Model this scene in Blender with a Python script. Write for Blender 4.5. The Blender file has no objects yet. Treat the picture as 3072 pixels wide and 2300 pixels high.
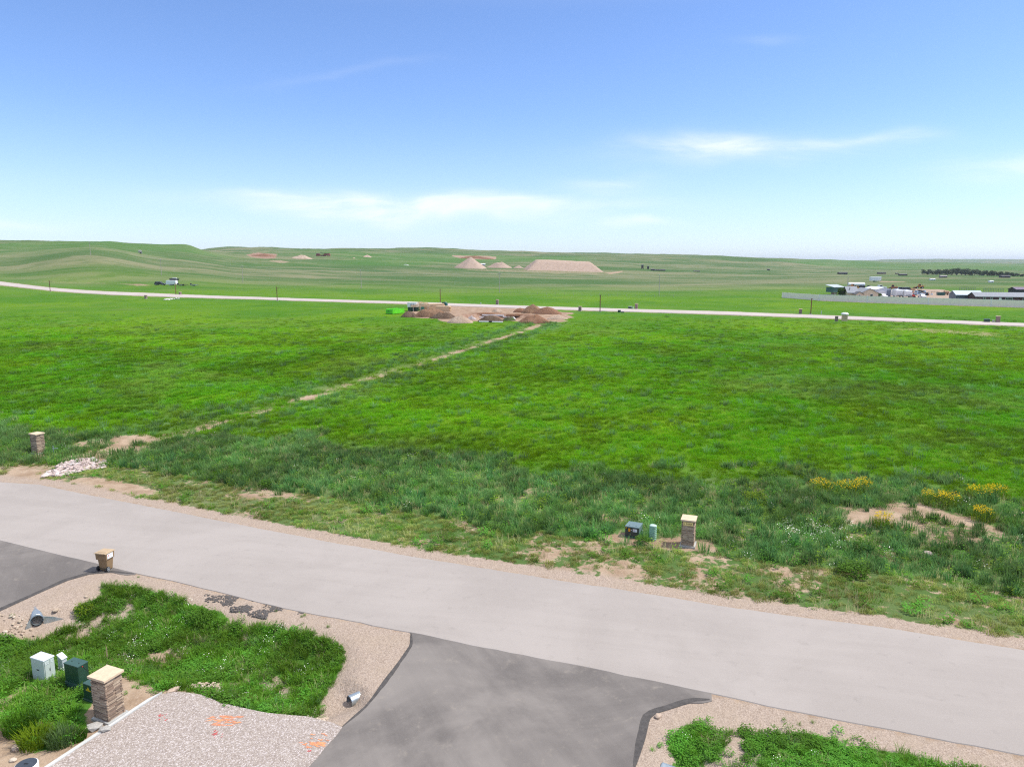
import bpy, bmesh, math, random
import numpy as np
from mathutils import Vector, Matrix
R = math.radians
random.seed(7); rng = np.random.default_rng(7)
scene = bpy.context.scene
COL = scene.collection

HAZE = True
# ------------------------------------------------------------------ camera
CAM_H = 16.0; F = 2130.0; CX = 1536.0; CY = 1150.0; PITCH = R(9.72)
cam = bpy.data.objects.new('camera', bpy.data.cameras.new('camera')); COL.objects.link(cam)
cam.location = (0, 0, CAM_H); cam.rotation_euler = (R(90) - PITCH, 0, 0)
cam.data.sensor_width = 36.0; cam.data.lens = 36.0 * F / 3072.0
cam.data.clip_start = 0.5; cam.data.clip_end = 40000
scene.camera = cam

# ------------------------------------------------------------------ sun, sky, exposure
SUN_EL, SUN_AZ = 57.0, 88.0          # azimuth clockwise from +Y (straight ahead)
sd = bpy.data.lights.new('sun', 'SUN'); sun = bpy.data.objects.new('sun', sd); COL.objects.link(sun)
sd.energy = 2.7; sd.angle = R(4.0); sd.color = (1.0, 0.95, 0.86)
sdir = Vector((math.sin(R(SUN_AZ)) * math.cos(R(SUN_EL)), math.cos(R(SUN_AZ)) * math.cos(R(SUN_EL)), math.sin(R(SUN_EL))))
sun.rotation_euler = sdir.to_track_quat('Z', 'Y').to_euler()
scene.view_settings.view_transform = 'Standard'
scene.view_settings.look = 'None'
scene.view_settings.exposure = 0.90
scene.view_settings.gamma = 1.0

def sock(v, nt, tgt):
    if hasattr(v, 'is_output'): nt.links.new(v, tgt)
    else: tgt.default_value = v
class NT:
    """tiny node helper"""
    def __init__(s, nt): s.nt = nt; s.n = nt.nodes
    def new(s, t, **k):
        n = s.n.new(t)
        for a, b in k.items(): setattr(n, a, b)
        return n
    def math(s, op, a, b=None, c=None, clamp=False):
        n = s.new('ShaderNodeMath', operation=op); n.use_clamp = clamp
        for i, v in enumerate((a, b, c)):
            if v is not None: sock(v, s.nt, n.inputs[i])
        return n.outputs[0]
    def vmath(s, op, a, b=None):
        n = s.new('ShaderNodeVectorMath', operation=op)
        sock(a, s.nt, n.inputs[0])
        if b is not None: sock(b, s.nt, n.inputs[1])
        return n.outputs[0]
    def noise(s, vec, scale, detail=3, rough=.55, dist=0, out='Fac'):
        n = s.new('ShaderNodeTexNoise'); n.inputs['Scale'].default_value = scale
        n.inputs['Detail'].default_value = detail; n.inputs['Roughness'].default_value = rough
        n.inputs['Distortion'].default_value = dist
        if vec is not None: s.nt.links.new(vec, n.inputs['Vector'])
        return n.outputs[out]
    def voro(s, vec, scale, out='Color', feature='F1'):
        n = s.new('ShaderNodeTexVoronoi', feature=feature); n.inputs['Scale'].default_value = scale
        s.nt.links.new(vec, n.inputs['Vector']); return n.outputs[out]
    def mix(s, f, a, b, blend='MIX'):
        n = s.new('ShaderNodeMix', data_type='RGBA', blend_type=blend); n.clamp_factor = True
        for v, i in ((f, 0), (a, 6), (b, 7)):
            if isinstance(v, tuple) and len(v) == 3: v = (*v, 1)
            sock(v, s.nt, n.inputs[i])
        return n.outputs[2]
    def smooth(s, v, lo, hi, a=0., b=1.):
        n = s.new('ShaderNodeMapRange', interpolation_type='SMOOTHSTEP')
        sock(v, s.nt, n.inputs[0])
        for i, q in enumerate((lo, hi, a, b)): n.inputs[i + 1].default_value = q
        return n.outputs[0]
    def mapping(s, vec, scale=(1, 1, 1), rot=(0, 0, 0), loc=(0, 0, 0)):
        n = s.new('ShaderNodeMapping'); s.nt.links.new(vec, n.inputs[0])
        n.inputs['Scale'].default_value = scale; n.inputs['Rotation'].default_value = rot; n.inputs['Location'].default_value = loc
        return n.outputs[0]

world = bpy.data.worlds.new('World'); scene.world = world; world.use_nodes = True
W = NT(world.node_tree); world.node_tree.nodes.clear()
def build_world():
    sky = W.new('ShaderNodeTexSky', sky_type='NISHITA')
    sky.sun_disc = False; sky.sun_elevation = R(SUN_EL); sky.sun_rotation = R(SUN_AZ)
    sky.altitude = 900; sky.air_density = 1.0; sky.dust_density = 0.6; sky.ozone_density = 3.0
    tc = W.new('ShaderNodeTexCoord').outputs['Generated']
    sep = W.new('ShaderNodeSeparateXYZ'); W.nt.links.new(tc, sep.inputs[0])
    z = sep.outputs[2]
    # thin cirrus: soft streaks low over the plain, torn by noise; u, w = sideways and height per metre ahead
    yy = W.math('MAXIMUM', sep.outputs[1], 0.05)
    u = W.math('DIVIDE', sep.outputs[0], yy); w = W.math('DIVIDE', z, yy)
    cmb = W.new('ShaderNodeCombineXYZ'); W.nt.links.new(u, cmb.inputs[0]); W.nt.links.new(w, cmb.inputs[1])
    tear = W.noise(W.mapping(cmb.outputs[0], scale=(5., 26., 1), rot=(0, 0, R(-1.5))), 1.0, 6, .62, .6)
    warp = W.math('SUBTRACT', W.noise(W.mapping(cmb.outputs[0], scale=(4.5, 10., 1), loc=(3, 1, 0)), 1.0, 3, .5), .5)
    wob = W.math('ADD', w, W.math('MULTIPLY', warp, .055))
    c = None
    for u0, w0, su, sw, amp, sl in ((-.17, .073, .21, .015, 1.25, -.035), (-.02, .080, .17, .010, 1.0, .0), (-.33, .088, .05, .006, .5, -.05), (.31, .150, .13, .018, 1.0, .02), (.47, .163, .09, .007, .6, .0), (.178, .055, .045, .007, .9, .0), (.135, .103, .06, .010, .45, .0), (.70, .125, .11, .018, .6, -.03), (-.22, .245, .10, .006, .10, .08), (.33, .29, .04, .005, .2, .05), (-1.05, .10, .22, .014, .8, .02), (1.15, .085, .25, .012, .8, -.02), (-.75, .05, .12, .007, .4, .0)):
        d = W.math('SUBTRACT', wob, W.math('MULTIPLY_ADD', W.math('SUBTRACT', u, u0), sl, w0))
        a = W.math('POWER', W.math('DIVIDE', W.math('SUBTRACT', u, u0), su), 2.0); b = W.math('POWER', W.math('DIVIDE', d, sw), 2.0)
        g = W.math('MULTIPLY', W.math('EXPONENT', W.math('MULTIPLY', W.math('ADD', a, b), -1.0)), amp)
        c = g if c is None else W.math('ADD', c, g)
    c = W.math('MULTIPLY', W.math('MULTIPLY', W.math('MINIMUM', c, 1.0), W.smooth(tear, .28, .68, .25, 1.0)), W.smooth(sep.outputs[1], .15, .4))
    c = W.math('MULTIPLY', c, .70)
    # cirrus added overhead and behind, out of view, to lift and neutralise fill light
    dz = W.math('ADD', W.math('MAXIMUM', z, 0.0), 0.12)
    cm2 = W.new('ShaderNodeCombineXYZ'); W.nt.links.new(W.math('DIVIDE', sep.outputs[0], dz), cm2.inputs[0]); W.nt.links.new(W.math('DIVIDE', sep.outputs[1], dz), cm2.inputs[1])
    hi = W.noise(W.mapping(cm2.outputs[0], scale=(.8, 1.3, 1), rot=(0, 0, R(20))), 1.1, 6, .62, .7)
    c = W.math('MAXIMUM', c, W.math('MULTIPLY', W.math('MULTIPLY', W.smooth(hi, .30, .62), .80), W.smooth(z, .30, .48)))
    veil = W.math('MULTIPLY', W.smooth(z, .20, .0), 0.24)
    skyc = W.mix(1.0, sky.outputs[0], (0.77, 0.855, 1.05), 'MULTIPLY')
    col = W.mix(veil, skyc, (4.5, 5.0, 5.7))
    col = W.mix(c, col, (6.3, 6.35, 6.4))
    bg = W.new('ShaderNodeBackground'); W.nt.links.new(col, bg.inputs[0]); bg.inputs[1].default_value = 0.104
    out = W.new('ShaderNodeOutputWorld'); W.nt.links.new(bg.outputs[0], out.inputs[0])
build_world()

# ------------------------------------------------------------------ photo pixel -> direction, terrain
cp, sp = math.cos(PITCH), math.sin(PITCH)
def ray(px, py):
    x = (px - CX) / F; y = (CY - py) / F
    return (x, cp + y * sp, -sp + y * cp)
def flat(px, py, z=0.0):
    d = ray(px, py); k = (z - CAM_H) / d[2]
    return (d[0] * k, d[1] * k)
def flats(l): return np.array([flat(*p) for p in l])

def pchip(x, y, xn):
    x = np.asarray(x, float); y = np.asarray(y, float)
    h = np.diff(x); d = np.diff(y) / h; m = np.zeros_like(y)
    for i in range(1, len(x) - 1):
        if d[i - 1] * d[i] > 0:
            w1 = 2 * h[i] + h[i - 1]; w2 = h[i] + 2 * h[i - 1]
            m[i] = (w1 + w2) / (w1 / d[i - 1] + w2 / d[i])
    m[0] = d[0]; m[-1] = d[-1]
    xn = np.clip(xn, x[0], x[-1]); i = np.clip(np.searchsorted(x, xn) - 1, 0, len(x) - 2)
    t = (xn - x[i]) / h[i]
    return ((2*t**3 - 3*t**2 + 1) * y[i] + (t**3 - 2*t**2 + t) * h[i] * m[i] + (-2*t**3 + 3*t**2) * y[i+1] + (t**3 - t**2) * h[i] * m[i+1])
KY = [300, 420, 480, 560, 700, 850, 1100, 1400, 1800, 2300, 3000, 4500, 7000, 10000, 16000]
KZ = {  # ground height (m) at those distances ahead, by photo column
 -1400: [2, 8, 13, 19, 30, 40, 53, 56, 56, 54, 50, 46, 46, 40, 20],
    0: [.5, 4, 8, 16, 27, 37, 49.5, 52, 51, 50, 48, 44, 44, 40, 20],
  272: [0, 3.5, 12, 22, 31, 38.5, 46.5, 48, 48, 48, 46, 44, 44, 40, 20],
  485: [0, 4, 8, 13, 22, 31, 43, 44, 43, 44, 44, 44, 44, 40, 20],
  560: [0, 3.6, 7, 11.5, 20, 28.5, 42.3, 40, 42, 44, 44, 44, 44, 40, 20],
  620: [0, 3, 6, 10, 17, 24, 32, 36, 48.0, 50, 46, 44, 44, 40, 20],
  720: [0, 2, 4, 7, 12, 18, 27, 36, 54, 54, 48, 44, 44, 40, 20],
  800: [0, 1.6, 3.2, 6, 10.5, 16.5, 26.5, 37, 54, 54, 48, 44, 44, 40, 20],
  950: [0, 1, 2, 4, 8, 14, 26, 38, 48.8, 51, 48, 44, 44, 40, 20],
 1230: [0, .5, 1, 2, 4.5, 10, 20, 32, 49, 52, 48, 44, 44, 40, 20],
 1450: [0, 0, 0, .5, 3, 6.5, 17, 28, 41, 44, 44, 42, 42, 40, 20],
 1700: [0, -.5, -.5, 0, 2, 5, 14, 24, 36, 40, 40, 42, 42, 40, 20],
 2000: [0, -1, -1, -1, 0, 2, 8, 17, 31.5, 33, 33, 36, 40, 38, 20],
 2300: [0, 0, 0, -.5, -1, 0, 3, 10, 24, 27, 28, 30, 36, 36, 20],
 2500: [0, 0, 0, 0, 0, -1, 0, 4, 13, 21.5, 22, 14, 28, 30, 20],
 2590: [0, 0, 0, 0, 0, -1, 0, 3, 9, 16, 17, 8, 24, 30, 20],
 2660: [0, 0, 0, 0, 0, 0, 0, 1.5, 6, 11, 13, 5, 36, 30, 20],
 2760: [0, 0, 0, 0, 0, 0, 0, 1, 4, 8.5, 10, 4, 40, 30, 20],
 3072: [0, 0, 0, 0, 0, 0, 0, 1, 3, 6, 6, 5, 38, 30, 20],
 4400: [0, 0, 0, 0, 0, 0, 0, 1, 3, 6, 6, 5, 38, 30, 20]}
TS = np.linspace(-1.36, 1.32, 420); LY = np.linspace(math.log(300), math.log(16000), 400)
_kx = sorted(KZ); _kt = [(k - CX) * .9857 / F for k in _kx]
_rows = np.array([pchip(np.log(KY), KZ[k], LY) for k in _kx])
TAB = np.array([pchip(_kt, _rows[:, j], TS) for j in range(len(LY))])   # [LY, TS]

_perm = rng.random((64, 64))
def vnoise(x, y):
    xi = np.floor(x).astype(int); yi = np.floor(y).astype(int); fx = x - xi; fy = y - yi
    fx = fx*fx*(3-2*fx); fy = fy*fy*(3-2*fy)
    g = lambda a, b: _perm[a % 64, b % 64]
    return (g(xi, yi)*(1-fx) + g(xi+1, yi)*fx)*(1-fy) + (g(xi, yi+1)*(1-fx) + g(xi+1, yi+1)*fx)*fy
def fbm(x, y, o=4):
    a = 0; w = .5; s = 0
    for i in range(o):
        a = a + w * vnoise(x * 2**i + 13.7*i, y * 2**i + 7.3*i); s += w; w *= .5
    return a / s - .5

def inside(poly, x, y):
    c = np.zeros(x.shape, bool); n = len(poly); j = n - 1
    for i in range(n):
        (xi, yi), (xj, yj) = poly[i], poly[j]
        if yi != yj: c ^= ((yi > y) != (yj > y)) & (x < (xj - xi) * (y - yi) / (yj - yi) + xi)
        j = i
    return c
def segdist(pts, x, y, closed=False):
    d = np.full(x.shape, 1e9); n = len(pts)
    for i in range(n if closed else n - 1):
        a = pts[i]; b = pts[(i + 1) % n]; ab = b - a; L = max(ab @ ab, 1e-9)
        t = np.clip(((x - a[0]) * ab[0] + (y - a[1]) * ab[1]) / L, 0, 1)
        d = np.minimum(d, np.hypot(x - a[0] - t * ab[0], y - a[1] - t * ab[1]))
    return d
def sdf(poly, x, y): return np.where(inside(poly, x, y), -1, 1) * segdist(poly, x, y, True)
def sstep(v, a, b):
    t = np.clip((v - a) / (b - a), 0, 1); return t * t * (3 - 2 * t)

# --- outlines read off the photograph, laid on the flat near ground
ROAD_FAR = flats([(-900, 1275), (-400, 1372), (0, 1447), (113, 1453), (271, 1486), (497, 1530), (760, 1582), (1000, 1628), (1300, 1681), (1640, 1735), (2000, 1791), (2213, 1826), (2412, 1853), (2640, 1880), (2850, 1915), (3072, 1950), (3600, 2032), (4300, 2140)])
ROAD_NEAR = flats([(-900, 1425), (-400, 1533), (0, 1621), (144, 1657), (268, 1686), (378, 1713), (547, 1749), (646, 1774), (845, 1824), (1100, 1872), (1224, 1895), (1448, 1942), (1647, 1981), (1945, 2039), (2119, 2077), (2350, 2127), (2509, 2159), (2721, 2199), (2880, 2230), (3072, 2268), (3600, 2368), (4300, 2500)])
DRIVE_L = flats([(-700, 1440), (0, 1610), (144, 1647), (268, 1677), (378, 1704), (420, 1722), (388, 1727), (330, 1716), (268, 1721), (199, 1741), (99, 1786), (0, 1831), (-160, 1915), (-420, 2060), (-1500, 2060)])
DRIVE_C = flats([(1224, 1884), (1448, 1932), (1647, 1971), (1945, 2029), (2119, 2067), (2146, 2090), (2141, 2101), (2122, 2112), (2085, 2106), (2048, 2114), (2006, 2127), (1964, 2138), (1945, 2154), (1932, 2212), (1911, 2281), (1885, 2400), (1850, 2600), (650, 2600), (840, 2400), (930, 2300), (1024, 2182), (1100, 2116), (1150, 2049), (1199, 1984), (1232, 1934), (1233, 1905)])
PAD = flats([(485, 2082), (532, 2077), (604, 2085), (646, 2105), (721, 2122), (796, 2137), (870, 2144), (945, 2154), (1030, 2178), (940, 2290), (845, 2400), (660, 2600), (-160, 2500), (154, 2300)])
z1 = lambda l: flats([(x / 2.011, 1600 + y / 2.011) for x, y in l])
VEG_L = z1([(-400, 560), (0, 570), (200, 560), (380, 520), (430, 430), (560, 390), (610, 340), (640, 300), (760, 300), (800, 325), (1000, 370), (1200, 420), (1350, 470), (1500, 520), (1700, 550), (1900, 590), (2060, 640), (2075, 740), (2020, 860), (1960, 950), (1990, 1060), (1900, 1070), (1650, 1075), (1450, 1045), (1250, 980), (1070, 955), (930, 940), (880, 900), (760, 850), (700, 860), (530, 1060), (520, 1250), (400, 1290), (170, 1320), (60, 1210), (-60, 1100), (-400, 1100)])
DITCH_L = z1([(-600, 640), (0, 640), (300, 600), (700, 560), (1300, 680), (1850, 830), (1960, 960)])
z7 = lambda l: flats([(1900 + x / 1.887, 2000 + y / 1.887) for x, y in l])
VEG_R = z7([(215, 700), (230, 500), (170, 430), (250, 340), (320, 305), (430, 295), (490, 295), (570, 335), (680, 375), (800, 370), (1000, 365), (1150, 380), (1250, 425), (1400, 470), (1600, 490), (1740, 545), (2300, 640), (3000, 760), (3000, 1100), (215, 1100)])
d2 = lambda l: flats([(x * 1.38879, y * 1.38879) for x, y in l])
WEED_NEAR = d2([(-400, 955), (-100, 1000), (160, 1005), (300, 1012), (450, 1040), (700, 1072), (1000, 1125), (1250, 1160), (1400, 1185), (1500, 1195), (1750, 1222), (1900, 1235), (2050, 1255), (2212, 1290), (2700, 1380)])
WEED_FAR = d2([(-400, 900), (0, 915), (300, 965), (500, 945), (700, 955), (900, 985), (1050, 1003), (1250, 1040), (1500, 1032), (1750, 1028), (2000, 1050), (2212, 1090), (2700, 1160)])
SWALE = d2([(1165, 700), (1140, 710), (1030, 745), (960, 768), (870, 795), (800, 815), (720, 840), (600, 875), (500, 900), (430, 922), (330, 948), (230, 965)])
RIP_DIRT = d2([(40, 985), (55, 965), (150, 955), (230, 940), (330, 935), (380, 945), (330, 965), (250, 985), (225, 1010), (190, 1030), (110, 1025), (130, 1000), (90, 990)])
BARE_R = d2([(1750, 1100), (1860, 1075), (2000, 1085), (2150, 1130), (2212, 1160), (2250, 1200), (2120, 1180), (1950, 1190), (1800, 1160)])
PILLAR_DIRT = d2([(1290, 1160), (1345, 1150), (1400, 1170), (1460, 1160), (1530, 1165), (1560, 1195), (1480, 1190), (1430, 1186), (1380, 1180), (1320, 1170)])
PITS = []      # hollows in front of the culvert mouths: x, y, mouth direction, depth, reach
for px_, py_, rz_, dep_, rad_ in ((108, 1838, 37, .55, 1.7), (1074, 2066, -48, .50, 1.2), (1998, 2294, 60, .45, 1.2)):
    PITS.append((*flat(px_, py_), math.sin(R(rz_)), -math.cos(R(rz_)), dep_, rad_))

SITE_PIT = None
def near_mod(x, y):
    """small relief on top of the big landform: ditch, swale, grass unevenness"""
    z = np.zeros_like(x); n = y < 340
    if not n.any(): return z
    xs, ys = x[n], y[n]; m = np.zeros_like(xs)
    droad = np.minimum(np.minimum(segdist(ROAD_FAR, xs, ys), segdist(ROAD_NEAR, xs, ys)), np.minimum(segdist(DRIVE_C, xs, ys, True), segdist(DRIVE_L, xs, ys, True)))
    onroad = inside(np.vstack([ROAD_FAR, ROAD_NEAR[::-1]]), xs, ys) | inside(DRIVE_C, xs, ys) | inside(DRIVE_L, xs, ys) | inside(PAD, xs, ys)
    k = np.where(onroad, 0, sstep(droad, .25, 1.6))
    m += k * (fbm(xs * .22, ys * .22) * .16 + fbm(xs * .9 + 40, ys * .9) * .07)
    dl = sdf(VEG_L, xs, ys); dd = segdist(DITCH_L, xs, ys)
    m -= np.where(ys < 45, sstep(-dl, -1.0, 1.2) * .55 * (1 - sstep(dd, .8, 4.0)), 0) * k
    dsw = segdist(SWALE, xs, ys)
    m -= .30 * (1 - sstep(dsw, .5, 3.0)) * k
    for cx, cy, dx, dy, dep, rad in PITS:
        ax, ay = xs - cx, ys - cy; f = ax * dx + ay * dy; l = ax * -dy + ay * dx
        m -= dep * sstep(f, -.25, .35) * np.exp(-np.maximum(f - .5, 0) ** 2 / rad ** 2) * np.exp(-(l / (rad * .75)) ** 2)
    far = sstep(ys, 240, 340); m *= (1 - far)
    if SITE_PIT is not None: m -= 1.3 * sstep(-sdf(SITE_PIT, xs, ys), -.2, 1.2)
    z[n] = m
    return z
def base_h(x, y):
    t = np.clip(x / np.maximum(y, 50), TS[0], TS[-1]); ly = np.log(np.clip(y, 300, 16000))
    a = (t - TS[0]) / (TS[1] - TS[0]); b = (ly - LY[0]) / (LY[1] - LY[0])
    i = np.clip(a.astype(int), 0, len(TS) - 2); j = np.clip(b.astype(int), 0, len(LY) - 2); a = a - i; b = b - j
    z = (TAB[j, i] * (1 - a) + TAB[j, i + 1] * a) * (1 - b) + (TAB[j + 1, i] * (1 - a) + TAB[j + 1, i + 1] * a) * b
    near = np.clip(1 - (300 - y) / 230.0, 0, 1); near = near * near
    z = np.where(y < 300, z * near, z)
    roll = fbm(x / 190., y / 260., 5) * np.clip((y - 360) / 1000, 0, 1.6) * 10.0 + np.abs(fbm(x / 80. + 4, y / 120. + 2, 4)) * np.clip((y - 420) / 600, 0, 1) * -9. * np.clip(-x / 250. - .1, 0, 1) + fbm(x / 45. + 9, y / 60., 3) * np.clip((y - 380) / 500, 0, 1) * 1.5
    return z + roll
def H(x, y):
    x = np.atleast_1d(np.asarray(x, float)); y = np.atleast_1d(np.asarray(y, float))
    return base_h(x, y) + near_mod(x, y)
def h1(x, y): return float(H(x, y)[0])
_ks = np.geomspace(14, 15000, 3000)
def hit(px, py, fn=H):
    d = ray(px, py); x = d[0] * _ks; y = d[1] * _ks; z = CAM_H + d[2] * _ks
    g = z - fn(x, y); i = np.argmax(g < 0)
    if g[i] >= 0: i = len(_ks) - 1
    a, b = _ks[max(i - 1, 0)], _ks[i]
    for _ in range(2):
        ks = np.linspace(a, b, 24); gg = CAM_H + d[2]*ks - fn(d[0]*ks, d[1]*ks); j = max(int(np.argmax(gg < 0)), 1); a, b = ks[j-1], ks[j]
    k = .5 * (a + b); x, y = d[0] * k, d[1] * k
    return Vector((x, y, float(fn(np.array([x]), np.array([y]))[0])))
def mpp(p):                       # metres per photo pixel at a point
    return (p.y * cp - (p.z - CAM_H) * sp) / F
def hits(l): return np.array([hit(*p)[:2] for p in l])

FAR_TOP = [(-700, 815), (-300, 822), (0, 845), (69, 853.6), (149, 863), (243, 870), (347, 876), (521, 883), (768, 891), (943, 897), (1186, 904), (1400, 912), (1643, 920), (1886, 927), (2168, 934.5), (2304, 940), (2547, 949), (2790, 959), (3072, 970), (3500, 987), (4200, 1012)]
FAR_BOT = [(-700, 824), (-300, 831), (0, 855), (69, 863), (149, 872), (243, 879), (347, 885), (521, 891.5), (768, 898), (943, 904), (1186, 911), (1400, 919.5), (1643, 928), (1886, 935.5), (2168, 944), (2304, 949), (2547, 958), (2790, 968), (3072, 979), (3500, 997), (4200, 1025)]
fT = np.array([hit(*p, fn=base_h)[:2] for p in FAR_TOP]); fB = np.array([hit(*p, fn=base_h)[:2] for p in FAR_BOT])
FAR_MID = (fT + fB) / 2
SITE = np.array([hit(*p, fn=base_h)[:2] for p in [(1195, 949), (1230, 935), (1330, 922), (1380, 912), (1470, 917), (1560, 921), (1640, 925), (1700, 940), (1705, 950), (1690, 962), (1610, 972), (1480, 962), (1380, 968), (1300, 960)]])
SITE_PIT = np.array([hit(*p, fn=base_h)[:2] for p in [(1392, 957), (1398, 944), (1440, 940.5), (1520, 942), (1585, 946), (1592, 955), (1500, 958)]])
YARD = np.array([hit(*p, fn=base_h)[:2] for p in [(2560, 905), (2960, 900), (2900, 886), (2830, 868), (2740, 866), (2640, 868), (2580, 868), (2530, 885)]])
FENCE = np.array([hit(*p, fn=base_h)[:2] for p in [(2457, 902), (2601, 908), (2784, 914), (2972, 920), (3170, 927)]])

# ------------------------------------------------------------------ materials
def make_mat(name):
    m = bpy.data.materials.new(name); m.use_nodes = True; m.node_tree.nodes.clear(); return m, NT(m.node_tree)
def finish(T, col, rough=.8, spec=.3, metal=0., bump=None, bstr=.3, bdist=.02, trans=None, alpha=None):
    b = T.new('ShaderNodeBsdfPrincipled'); sock((*col, 1) if isinstance(col, tuple) and len(col) == 3 else col, T.nt, b.inputs['Base Color'])
    sock(rough, T.nt, b.inputs['Roughness']); b.inputs['Specular IOR Level'].default_value = spec; sock(metal, T.nt, b.inputs['Metallic'])
    if bump is not None:
        n = T.new('ShaderNodeBump'); n.inputs['Strength'].default_value = bstr; n.inputs['Distance'].default_value = bdist
        T.nt.links.new(bump, n.inputs['Height']); T.nt.links.new(n.outputs[0], b.inputs['Normal'])
    s = b.outputs[0]
    if trans is not None:
        t = T.new('ShaderNodeBsdfTranslucent'); sock(col, T.nt, t.inputs[0])
        mx = T.new('ShaderNodeMixShader'); mx.inputs[0].default_value = trans
        T.nt.links.new(s, mx.inputs[1]); T.nt.links.new(t.outputs[0], mx.inputs[2]); s = mx.outputs[0]
    o = T.new('ShaderNodeOutputMaterial'); T.nt.links.new(s, o.inputs[0])
_M = {}
def M(name, col, rough=.7, var=.12, scale=3.0, bump=0., spec=.3, metal=0., dirt=None, dscale=1.2):
    """plain weathered material: base colour with two octaves of variation, optional dirt and relief"""
    if name in _M: return _M[name]
    m, T = make_mat(name); pos = T.new('ShaderNodeTexCoord').outputs['Object']
    n1 = T.noise(pos, scale, 4, .6); n2 = T.noise(pos, scale * 9, 2, .5)
    f = T.math('ADD', T.math('MULTIPLY', n1, .7), T.math('MULTIPLY', n2, .3))
    lo = tuple(max(0, c * (1 - var)) for c in col); hi = tuple(min(.95, c * (1 + var)) for c in col)
    c = T.mix(T.smooth(f, .32, .68), lo, hi)
    if dirt: c = T.mix(T.math('MULTIPLY', T.smooth(T.noise(pos, dscale, 5, .65), .5, .75), .7), c, dirt)
    finish(T, c, T.smooth(n1, .2, .8, max(.05, rough - .08), min(1, rough + .08)), spec, metal, n2 if bump else None, bump, .02)
    _M[name] = m; return m

# grass colour as a function of place, shared by the ground sheet and the blades on it
gg = bpy.data.node_groups.new('grass_colour', 'ShaderNodeTree')
gg.interface.new_socket('Position', in_out='INPUT', socket_type='NodeSocketVector')
for s_ in ('Weed', 'Dry', 'Lush'): gg.interface.new_socket(s_, in_out='INPUT', socket_type='NodeSocketFloat')
gg.interface.new_socket('Color', in_out='OUTPUT', socket_type='NodeSocketColor')
G = NT(gg); gi = G.new('NodeGroupInput'); go = G.new('NodeGroupOutput'); gp = gi.outputs[0]
n_a = G.noise(gp, .018, 4, .6, .6); n_b = G.noise(gp, .11, 5, .62, .8); n_c = G.noise(gp, .55, 4, .65, .4); n_d = G.noise(gp, 2.6, 3, .6)
mid = G.mix(G.smooth(n_a, .36, .64), (.056, .158, .0040), (.104, .208, .0045))
mid = G.mix(G.math('MULTIPLY', G.smooth(n_b, .50, .70), .65), mid, (.046, .126, .007))
mid = G.mix(G.math('MULTIPLY', G.smooth(n_b, .48, .30), .40), mid, (.122, .216, .005))
mid = G.mix(G.math('MULTIPLY', G.smooth(n_c, .56, .72), .55), mid, (.038, .112, .008))
mid = G.mix(G.math('MULTIPLY', G.smooth(n_d, .50, .74), .35), mid, (.130, .220, .026))
wd = G.mix(G.smooth(n_c, .35, .65), (.060, .135, .030), (.105, .185, .062))
wd = G.mix(G.math('MULTIPLY', G.smooth(n_d, .5, .7), .5), wd, (.165, .225, .060))
wd = G.mix(G.math('MULTIPLY', G.smooth(n_b, .52, .7), .5), wd, (.080, .180, .014))
mid = G.mix(G.math('MULTIPLY', G.smooth(G.noise(gp, .035, 4, .6, .9), .50, .68), .5), mid, (.120, .180, .034))
c_ = G.mix(gi.outputs[1], mid, wd)
hill = G.mix(G.smooth(G.noise(G.mapping(gp, scale=(.5, 1.6, 1)), .006, 6, .65, 1.2), .38, .62), (.060, .118, .032), (.200, .195, .110))
hill = G.mix(G.math('MULTIPLY', G.smooth(G.noise(G.mapping(gp, scale=(.6, 1.3, 1)), .022, 5, .6, .8), .48, .64), .75), hill, (.048, .108, .026))
hill = G.mix(G.math('MULTIPLY', G.smooth(G.noise(G.mapping(gp, scale=(.7, 1.2, 1)), .07, 5, .7, .6), .50, .70), .55), hill, (.040, .088, .024))
hill = G.mix(G.math('MULTIPLY', G.smooth(G.noise(gp, .16, 4, .7, .5), .54, .74), .45), hill, (.20, .195, .115))
c_ = G.mix(gi.outputs[2], c_, hill)
c_ = G.mix(gi.outputs[3], c_, (.062, .165, .022))
gg.links.new(c_, go.inputs[0])

def grass_node(T, pos, weed, dry, lush):
    n = T.new('ShaderNodeGroup'); n.node_tree = gg
    T.nt.links.new(pos, n.inputs[0])
    for i, v in ((1, weed), (2, dry), (3, lush)): sock(v, T.nt, n.inputs[i])
    return n.outputs[0]

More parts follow.
